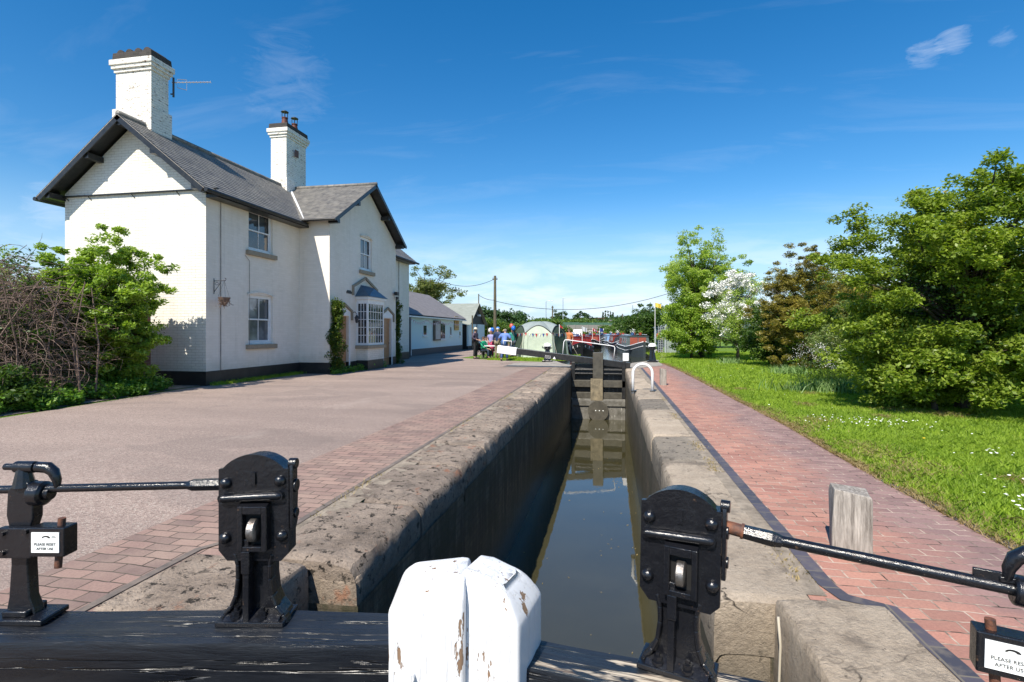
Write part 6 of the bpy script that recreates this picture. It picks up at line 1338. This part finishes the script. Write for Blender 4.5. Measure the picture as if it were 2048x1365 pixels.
# ------------------------------------------------------------------ trees, bushes, grass
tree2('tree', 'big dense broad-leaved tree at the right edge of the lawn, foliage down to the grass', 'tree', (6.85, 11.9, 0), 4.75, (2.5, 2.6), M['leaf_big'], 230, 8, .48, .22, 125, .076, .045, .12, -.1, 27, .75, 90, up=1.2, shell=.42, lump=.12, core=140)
tree('bush', 'low spreading skirt of broad-leaved bush on the lawn in front of the big tree', 'bush', (6.1, 11.4, 0), 1.7, (1.7, 1.4), M['leaf_big'], 120, .30, 190, .09, .052, .05, z0=.1, shell=.4, lump=.3, seed=8, nb=24)
tree2('tree', 'fresh pale green ash tree rising behind the dark bush left of the hawthorn', 'tree', (5.2, 32.4, 0), 7.9, (2.6, 2.6), M['leaf_ash'], 110, 5, .65, .34, 90, .16, .06, .16, 1.0, 5, 1.0, 90, up=1.4, shell=.5, lump=.25)
tree('bush', 'dense rounded green bush at the path side below the ash tree', 'bush', (4.45, 31.0, 0), 3.6, (1.55, 1.5), M['leaf_shrub'], 200, .36, 150, .11, .07, .07, z0=.0, shell=.4, lump=.25, seed=6, nb=24)
hw = tree('hawthorn', 'hawthorn covered in white blossom between the ash tree and the bronze conifer', 'tree', (6.5, 29.2, 0), 4.5, (1.65, 1.6), M['leaf_ash'], 170, .33, 90, .09, .05, .08, z0=.3, shell=.6, lump=.5, seed=12, nb=50, up=.4, flat=.8)
Cb = crown_clumps((6.5, 29.2, 2.75), (1.7, 1.65, 2.1), 170, .42, .5, 1.3, 13); foliage('blossom', Cb, .27, 130, .085, .07, M['blossom'], hw, .8)
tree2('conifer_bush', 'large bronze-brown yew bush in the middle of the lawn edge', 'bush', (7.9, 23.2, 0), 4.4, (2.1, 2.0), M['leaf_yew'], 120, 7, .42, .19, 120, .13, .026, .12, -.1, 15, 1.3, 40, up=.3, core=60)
tree('bush', 'dark green rounded bush at the left foot of the bronze conifer', 'bush', (7.1, 25.2, 0), 2.7, (1.2, 1.2), M['leaf_dark'], 120, .34, 150, .1, .055, .05, z0=-.1, shell=.4, lump=.25, seed=16)
tree('shrub', 'pale feathery shrub in front of the bronze conifer, beside the big tree', 'shrub', (7.1, 17.6, 0), 2.35, (1.15, 1.0), M['leaf_pale'], 150, .26, 170, .09, .022, .04, z0=-.0, shell=.5, lump=.35, seed=17, nb=30)
tree('tree', 'brownish half-leafed tree showing behind the bronze conifer', 'tree', (14.8, 41.5, 0), 6.9, (4.2, 3), M['leaf_olive'], 150, .7, 70, .16, .06, .2, z0=2, shell=.6, lump=.4, seed=18, nb=90, up=.2)
tree('tree', 'olive green tree behind and to the left of the big tree', 'tree', (13.5, 30.5, 0), 4.9, (3.2, 2.6), M['leaf_olive'], 180, .55, 120, .15, .07, .15, z0=.4, shell=.5, lump=.35, seed=19, nb=40)
tree('tree', 'tall tree with open branches behind the pale blue cottage', 'tree', (-18.6, 52.5, 0), 8.4, (3.6, 3.2), M['leaf_olive'], 150, .55, 90, .24, .10, .22, z0=3.0, shell=.6, lump=.5, seed=20, nb=70, up=.3)
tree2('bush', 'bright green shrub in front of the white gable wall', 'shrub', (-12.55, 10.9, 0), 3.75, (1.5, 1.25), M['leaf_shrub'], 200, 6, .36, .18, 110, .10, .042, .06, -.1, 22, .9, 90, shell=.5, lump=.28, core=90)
# brambles: arching dead stems with dark leaves
bm_ = thing('bramble_thicket', 'tangled brown leafless bramble thicket at the left edge of the photo', 'bush', (-12.2, 8.9, 0)); mb = MB(); rd = random.Random(3)
for k in range(1500):
    x, y = -12.35+min(.9, rd.gauss(-.35, .7)), 9.1+rd.gauss(0, .5); z = rd.uniform(.1, 3.0)*max(.4, min(1, 1-(x+12.6)*.3)); d = Vector((rd.gauss(0, 1), rd.gauss(0, 1), rd.uniform(-.1, 1.0))).normalized(); L_ = rd.uniform(.6, 1.4); p = []; q = Vector((x, y, z)); cv = Vector((rd.gauss(0, .12), rd.gauss(0, .12), -rd.uniform(.1, .45)))
    for i in range(8): p.append(q.copy()); q = q+d*L_/7; d = (d+cv*.9+Vector((rd.gauss(0, .13), rd.gauss(0, .13), rd.gauss(0, .1)))).normalized(); q.z = max(.02, q.z); q.x = min(q.x, -11.05+.1*math.sin(q.y*9))
    r0 = rd.uniform(.005, .010); mb.tube(p, [r0*(1-.11*i) for i in range(8)], 4, False)
for k in range(26):
    x, y = -12.5+rd.gauss(0, .7), 9.0+rd.gauss(0, .5); mb.tube([(x, y, 0), (x+rd.gauss(0, .1), y+rd.gauss(0, .1), 1.2), (x+rd.gauss(0, .5), y+rd.gauss(0, .3), 2.6)], [.022, .018, .008], 5, False)
mb.build('stems', M['bramble'], bm_)
Cb = crown_clumps((-12.7, 9.1, 1.2), (1.3, .9, 1.9), 70, .55, .4, .05, 31); foliage('leaves', Cb, .3, 60, .08, .045, M['leaf_dark'], bm_)
mb = MB()
for k in range(260):
    c_ = Vector(Cb[rd.randrange(len(Cb))]); d = Vector((rd.gauss(0, 1), rd.gauss(0, 1), rd.gauss(.5, 1))).normalized(); mb.tube([c_-d*.3, c_+Vector((rd.gauss(0, .06), rd.gauss(0, .06), 0)), c_+d*.45], [.006, .005, .002], 3, False)
mb.build('twigs', M['twig'], bm_)
tree('tree', 'small twiggy tree rising behind the bramble thicket at the left edge', 'tree', (-15.2, 10.6, 0), 4.5, (1.4, 1.2), M['leaf_shrub'], 42, .3, 60, .09, .045, .06, z0=1.2, shell=.7, lump=.6, seed=33, nb=58)
tree('bush', 'dark evergreen bush in shade behind the brambles and green shrub', 'bush', (-15.0, 10.9, 0), 3.0, (2.0, 1.2), M['leaf_dark'], 180, .42, 120, .11, .06, .06, z0=-.1, shell=.5, lump=.3, seed=34)
tree('bush', 'leafy bush filling the gap at the far left below the brambles', 'bush', (-12.2, 8.0, 0), .75, (1.5, .6), M['leaf_dark'], 110, .28, 120, .09, .05, .03, z0=-.1, shell=.5, lump=.3, seed=35)
# ivy ground cover along the road edge
def scatter_poly(n, f): return np.array([f() for _ in range(n)])
def ivyp():
    t_ = rng.random()**.8; y = 2.5+t_*9.6; xe = np.interp(y, [2, 4, 7, 10, 12, 13], [-10.3, -10.45, -10.75, -11.1, -11.3, -11.4]); x = xe+.12*math.sin(y*3.1)+.1*math.sin(y*7.7)-rng.exponential(.75); return (x, y, abs(rng.normal(.06, .08))+.02+min(.35, max(0, (xe-x)*.22)))
P_ = scatter_poly(26000, ivyp); V, Fc = leaf_arrays(P_, .085, .065, 1.1); iv = rawmesh('ivy_ground_cover', V, Fc, M['leaf_ivy']); setting(iv, 'stuff')
sheet('earth_verge', [(-60, -30), (-10.0, -30), (-10.3, 4), (-10.7, 7), (-11.05, 10), (-11.35, 12), (-11.35, 12.95), (-60, 12.95)], .003, M['earth'])
# climbers on the house
def climber(label, cx, cy, x, z1, wy, seed, n=60, per=110, side=0):
    t = thing('climbing_plant', label, 'plant', (x, cy, 0)); rg_ = np.random.default_rng(seed); Cc = []
    for i in range(n): z = rg_.random()**1.15*z1; w = wy*(1.0-.55*z/z1)*(.7+.5*math.sin(z*4+seed)**2); Cc.append((x+abs(rg_.normal(.13, .09)), cy+rg_.normal()*w*.45, z+.05))
    foliage('leaves', np.array(Cc), .17, per, .075, .045, M['leaf_climber'], t, .5, 1.0)
    mb = MB(); mb.tube([(x+.1, cy, 0), (x+.07, cy+.05, z1*.5), (x+.06, cy-.03, z1*.9)], [.03, .022, .008], 6); mb.build('stem', M['bark'], t)
climber('dark climbing shrub beside the left pine door of the white house', 0, 17.72, XE-.02, 2.55, .38, 3, 95, 130)
climber('leafy climber at the far corner of the house gable, right of the second door', 0, 23.75, XE-.25, 2.9, .5, 9, 80, 100)
P_ = scatter_poly(1500, lambda: (XE+.05+abs(rng.normal(.18, .12)), rng.uniform(17.3, 21.6), abs(rng.normal(.08, .08)))); V, Fc = leaf_arrays(P_, .09, .045, .8); setting(rawmesh('wall_foot_weeds', V, Fc, M['leaf_ivy']), 'stuff')
P_ = np.column_stack([XF+.02+np.abs(rng.normal(.12, .12, 1400)), rng.uniform(13, 17.4, 1400), np.zeros(1400)]); setting(blades('wall_foot_grass', P_, .10, .012, M['grass'], .6), 'stuff')
# lawn
def edge(y): return np.interp(y, [q[1] for q in E1], [q[0] for q in E1])
def lawn_pts(n, y0, y1, x1, pw=1.0):
    y = y0+(y1-y0)*rng.random(n)**pw; x0 = edge(y)+.05+.05*np.sin(y*5)+.04*np.sin(y*13.7); x = x0+(x1-x0)*rng.random(n); return np.column_stack([x, y, np.full(n, -.012)])
near = np.concatenate([lawn_pts(150000, 2.2, 8.5, 8.2), lawn_pts(150000, 7.5, 17, 11)])
setting(blades('grass', near, .058, .0075, M['grass'], .55), 'stuff')
setting(blades('grass', lawn_pts(130000, 15, 42, 16, 1.1), .085, .017, M['grass'], .5), 'stuff')
def edgep(n): y = rng.uniform(1.5, 26, n); x = edge(y)+np.abs(rng.normal(0, .13, n))*(1+.9*np.sin(y*1.9)*np.sin(y*.7))-.03; return np.column_stack([x, y, np.full(n, -.005)])
setting(blades('dry_edge_grass', edgep(30000), .04, .008, M['straw'], .9), 'stuff')
setting(blades('grass', np.column_stack([rng.uniform(-6.6, -1.9, 26000), rng.uniform(27.6, 34, 26000), np.full(26000, -.012)]), .1, .02, M['grass'], .4), 'stuff')
dp = []
for _ in range(26):
    x0, y0, s_ = rng.uniform(2.9, 6.5), rng.uniform(3.2, 16), rng.uniform(.06, .22); n_ = int(260*s_/.15); dp.append(np.column_stack([rng.normal(x0, s_, n_), rng.normal(y0, s_, n_), np.full(n_, .0)]))
dp = np.concatenate(dp); dp = dp[dp[:, 0] > edge(dp[:, 1])]; setting(blades('dry_grass', dp, .05, .009, M['straw'], 1.0), 'stuff')
# strap-leaved clumps and cow parsley
for k, (x, y, n, h, lb) in enumerate(((5.9, 14.6, 1400, .3, 'wide patch of blue-green daffodil leaves on the lawn left of the big tree'), (6.3, 20.3, 500, .3, 'smaller clump of daffodil leaves farther back on the lawn'), (5.6, 26.6, 400, .28, 'clump of strap leaves near the dark bush beneath the hawthorn'))):
    P_ = np.column_stack([rng.normal(x, .75 if k == 0 else .3, n), rng.normal(y, .25, n), np.full(n, -.01)]); o = blades('daffodil_clump', P_, h, .02, M['daff'], .38); tag(o, lb, 'plant')
cp = thing('cow_parsley', 'white flowering cow parsley at the foot of the pale shrub', 'plant', (6.3, 17.2, 0)); mb = MB(); Pf = []
for k in range(46):
    x, y, h = rng.normal(6.35, .5), rng.normal(17.2, .3), rng.uniform(.5, 1.15); mb.tube([(x, y, 0), (x+rng.normal(0, .05), y, h)], .005, 4)
    for j in range(7): Pf += [(x+rng.normal(0, .07), y+rng.normal(0, .07), h+rng.normal(0, .05)) for _ in range(4)]
mb.build('stems', M['leaf_dark'], cp); V, Fc = leaf_arrays(np.array(Pf), .024, .02, 1); rawmesh('flower_heads', V, Fc, M['blossom'], cp)
P_ = np.column_stack([rng.normal(6.35, .55, 1200), rng.normal(17.3, .35, 1200), np.abs(rng.normal(.25, .2, 1200))]); V, Fc = leaf_arrays(P_, .1, .03); rawmesh('leaves', V, Fc, M['leaf_dark'], cp)
# daisies and dandelions
def flowers(name, P, r, m, z=.065):
    vs = []; fs = []
    for i, (x, y) in enumerate(P):
        b = len(vs); rr = r*random.uniform(.7, 1.2); tx, ty = random.uniform(-.3, .3), random.uniform(-.3, .3)
        for k in range(8): a = k*math.pi/4; vs.append((x+rr*math.cos(a), y+rr*math.sin(a), z+rr*(math.cos(a)*tx+math.sin(a)*ty)))
        vs.append((x, y, z+.006)); fs += [(b+k, b+(k+1) % 8, b+8) for k in range(8)]
    mb = MB(); mb.add(vs, fs); return setting(mb.build(name, m), 'stuff')
D = [(random.gauss(4.15, .5), random.gauss(9.5, .35)) for _ in range(75)]+[(random.gauss(4.6, .2), random.gauss(7.3, .2)) for _ in range(16)]+[(random.gauss(4.2, .25), random.gauss(5.8, .25)) for _ in range(30)]+[(random.gauss(3.55, .12), random.gauss(5.25, .2)) for _ in range(16)]+[(random.gauss(3.6, .1), random.gauss(4.7, .12)) for _ in range(10)]+[(random.uniform(3, 9), random.uniform(5, 24)) for _ in range(25)]
flowers('daisies', D, .014, M['petal']); flowers('dandelions', [(3.95, 5.75), (4.05, 6.0), (4.4, 5.6), (4.5, 14.5), (4.7, 14.0), (5.0, 14.9), (5.2, 16.6), (5.6, 20.5), (4.9, 22), (3.6, 5.0), (4.2, 8.1), (6, 21)], .02, M['petal_y'], .07)
# moss and weeds in the coping joints
P_ = np.column_stack([1.13+rng.normal(0, .05, 1500), rng.uniform(3.3, 13, 1500), np.full(1500, .004)]); setting(blades('joint_weeds', P_[np.sin(P_[:, 1]*2.1)+np.sin(P_[:, 1]*5.3) > .3], .02, .008, M['straw'], .9), 'stuff')
P_ = np.column_stack([-2.40+rng.normal(0, .03, 900), rng.uniform(3.5, 20, 900), np.full(900, .004)]); setting(blades('joint_weeds', P_[np.sin(P_[:, 1]*1.7) > .4], .025, .008, M['straw'], .9), 'stuff')
# hedges and far trees
def hedge(name, label, cat, a, b, h, d, m, n, cr, per, L, seed, zv=.3):
    rg_ = np.random.default_rng(seed); A, B = np.array(a), np.array(b); t = thing(name, label, cat, (*((A+B)/2), 0)); Cc = []
    nn = np.array([-(B-A)[1], (B-A)[0]]); nn = nn/np.linalg.norm(nn)
    for i in range(n): u = rg_.random(); hh = h*(1-zv*.5+zv*mn.noise(Vector((u*np.linalg.norm(B-A)*.12, seed, 0)))); p = A+(B-A)*u+nn*rg_.normal()*d*.4; Cc.append((p[0], p[1], max(.2, hh*rg_.random()**.55)))
    foliage('foliage', np.array(Cc), cr, per, L, L*.55, m, t, .5); mb = MB()
    for i in range(0, n, 9): c_ = Cc[i]; mb.tube([(c_[0], c_[1], 0), (c_[0]+.1, c_[1], c_[2])], [.05, .02], 4, False)
    mb.build('stems', M['bark'], t)
def PX(px, D): r = (px-1024)/F; return C(r*D, D)
hedge('hedge', 'bright green hedge running behind the tent and telegraph pole', 'hedge', PX(968, 62), PX(1118, 62), 3.4, 1.6, M['leaf_far'], 330, .7, 90, .28, 41, .35)
hedge('hedge', 'low bushes behind the parked cars right of the tent', 'hedge', PX(1085, 98), PX(1140, 98), 2.4, 2, M['leaf_far'], 120, .9, 70, .35, 42)
hedge('tree_belt', 'green belt of trees on the embankment behind the canal bridge', 'tree belt', PX(1060, 150), PX(1262, 150), 5.3, 4, M['leaf_far'], 420, 1.5, 80, .6, 43, .3)
hedge('tree_belt', 'darker distant tree line above the left end of the embankment', 'tree belt', PX(1085, 210), PX(1240, 210), 7.6, 5, M['leaf_fardark'], 200, 2.2, 70, 1.0, 44, .35)
hedge('bush', 'green bushes reaching the water on the left of the far canal', 'bush', PX(1203, 96), PX(1226, 92), 2.9, 1.2, M['leaf_far'], 110, .6, 90, .26, 45)
hedge('tree_belt', 'leafy trees lining the right canal bank behind the moored boats', 'tree belt', PX(1246, 84), PX(1310, 62), 4.1, 2, M['leaf_dark'], 300, .7, 110, .28, 46, .35)
hedge('tree_belt', 'lighter trees farther back on the right of the canal', 'tree belt', PX(1236, 118), PX(1300, 100), 4.9, 3, M['leaf_far'], 180, 1.1, 80, .45, 47, .35)
hedge('hedge', 'hedge behind the palisade fence and ash tree', 'hedge', (5, 52), (20, 56), 4.5, 2, M['leaf_far'], 300, .8, 90, .3, 48)
hedge('hedge', 'tall hedge along the back of the lawn behind the conifer', 'hedge', (9.5, 34), (24, 33), 3.6, 1.6, M['leaf_shrub'], 320, .6, 110, .2, 49)
hedge('hedge', 'hedge along the right side of the lawn behind the big tree', 'hedge', (13, 31), (16, 8), 3.6, 1.6, M['leaf_dark'], 380, .6, 110, .18, 50)
hedge('tree_belt', 'trees behind the black shed on the left', 'tree belt', (-40, 75), (-13, 80), 5, 3, M['leaf_fardark'], 200, 1.3, 80, .5, 51)
for k, (px, D_, h, r, lb) in enumerate(((1162, 205, 9.6, 3.4, 'rounded dark tree on the skyline just right of the tallest street lamp'), (1118, 205, 10.2, 3.5, 'round dark tree on the skyline behind the far telegraph pole'), (1236, 200, 7.6, 3.4, 'rounded distant tree right of the poplars'), (1290, 72, 5.2, 2.6, 'rounded tree right of the canal below the flag'))):
    x, y = PX(px, D_); tree('tree', lb, 'tree', (x, y, 0), h, (r, r), M['leaf_fardark'] if k < 3 else M['leaf_dark'], 70, 1.0 if k < 3 else .6, 80, .55 if k < 3 else .28, .35 if k < 3 else .16, .25, z0=1, seed=60+k, nb=8, lump=.25)
for k in range(5):
    x, y = PX(1206+k*5, 290); h = (13.2, 14.2, 13.6, 14.4, 13.0)[k]; t = thing('poplar', ('leftmost', 'second from left', 'middle', 'second from right', 'rightmost')[k]+' of the five tall slim poplars on the skyline', 'tree', (x, y, 0), 'poplars on the skyline')
    Cc = crown_clumps((x, y, h/2+1), (.4, .4, h/2-1), 60, .5, .1, 1, 70+k); foliage('crown', Cc, .38, 60, .45, .25, M['leaf_fardark'], t); mb = MB(); mb.tube([(x, y, 0), (x, y, h*.9)], [.25, .05], 5); mb.build('trunk', M['bark'], t)
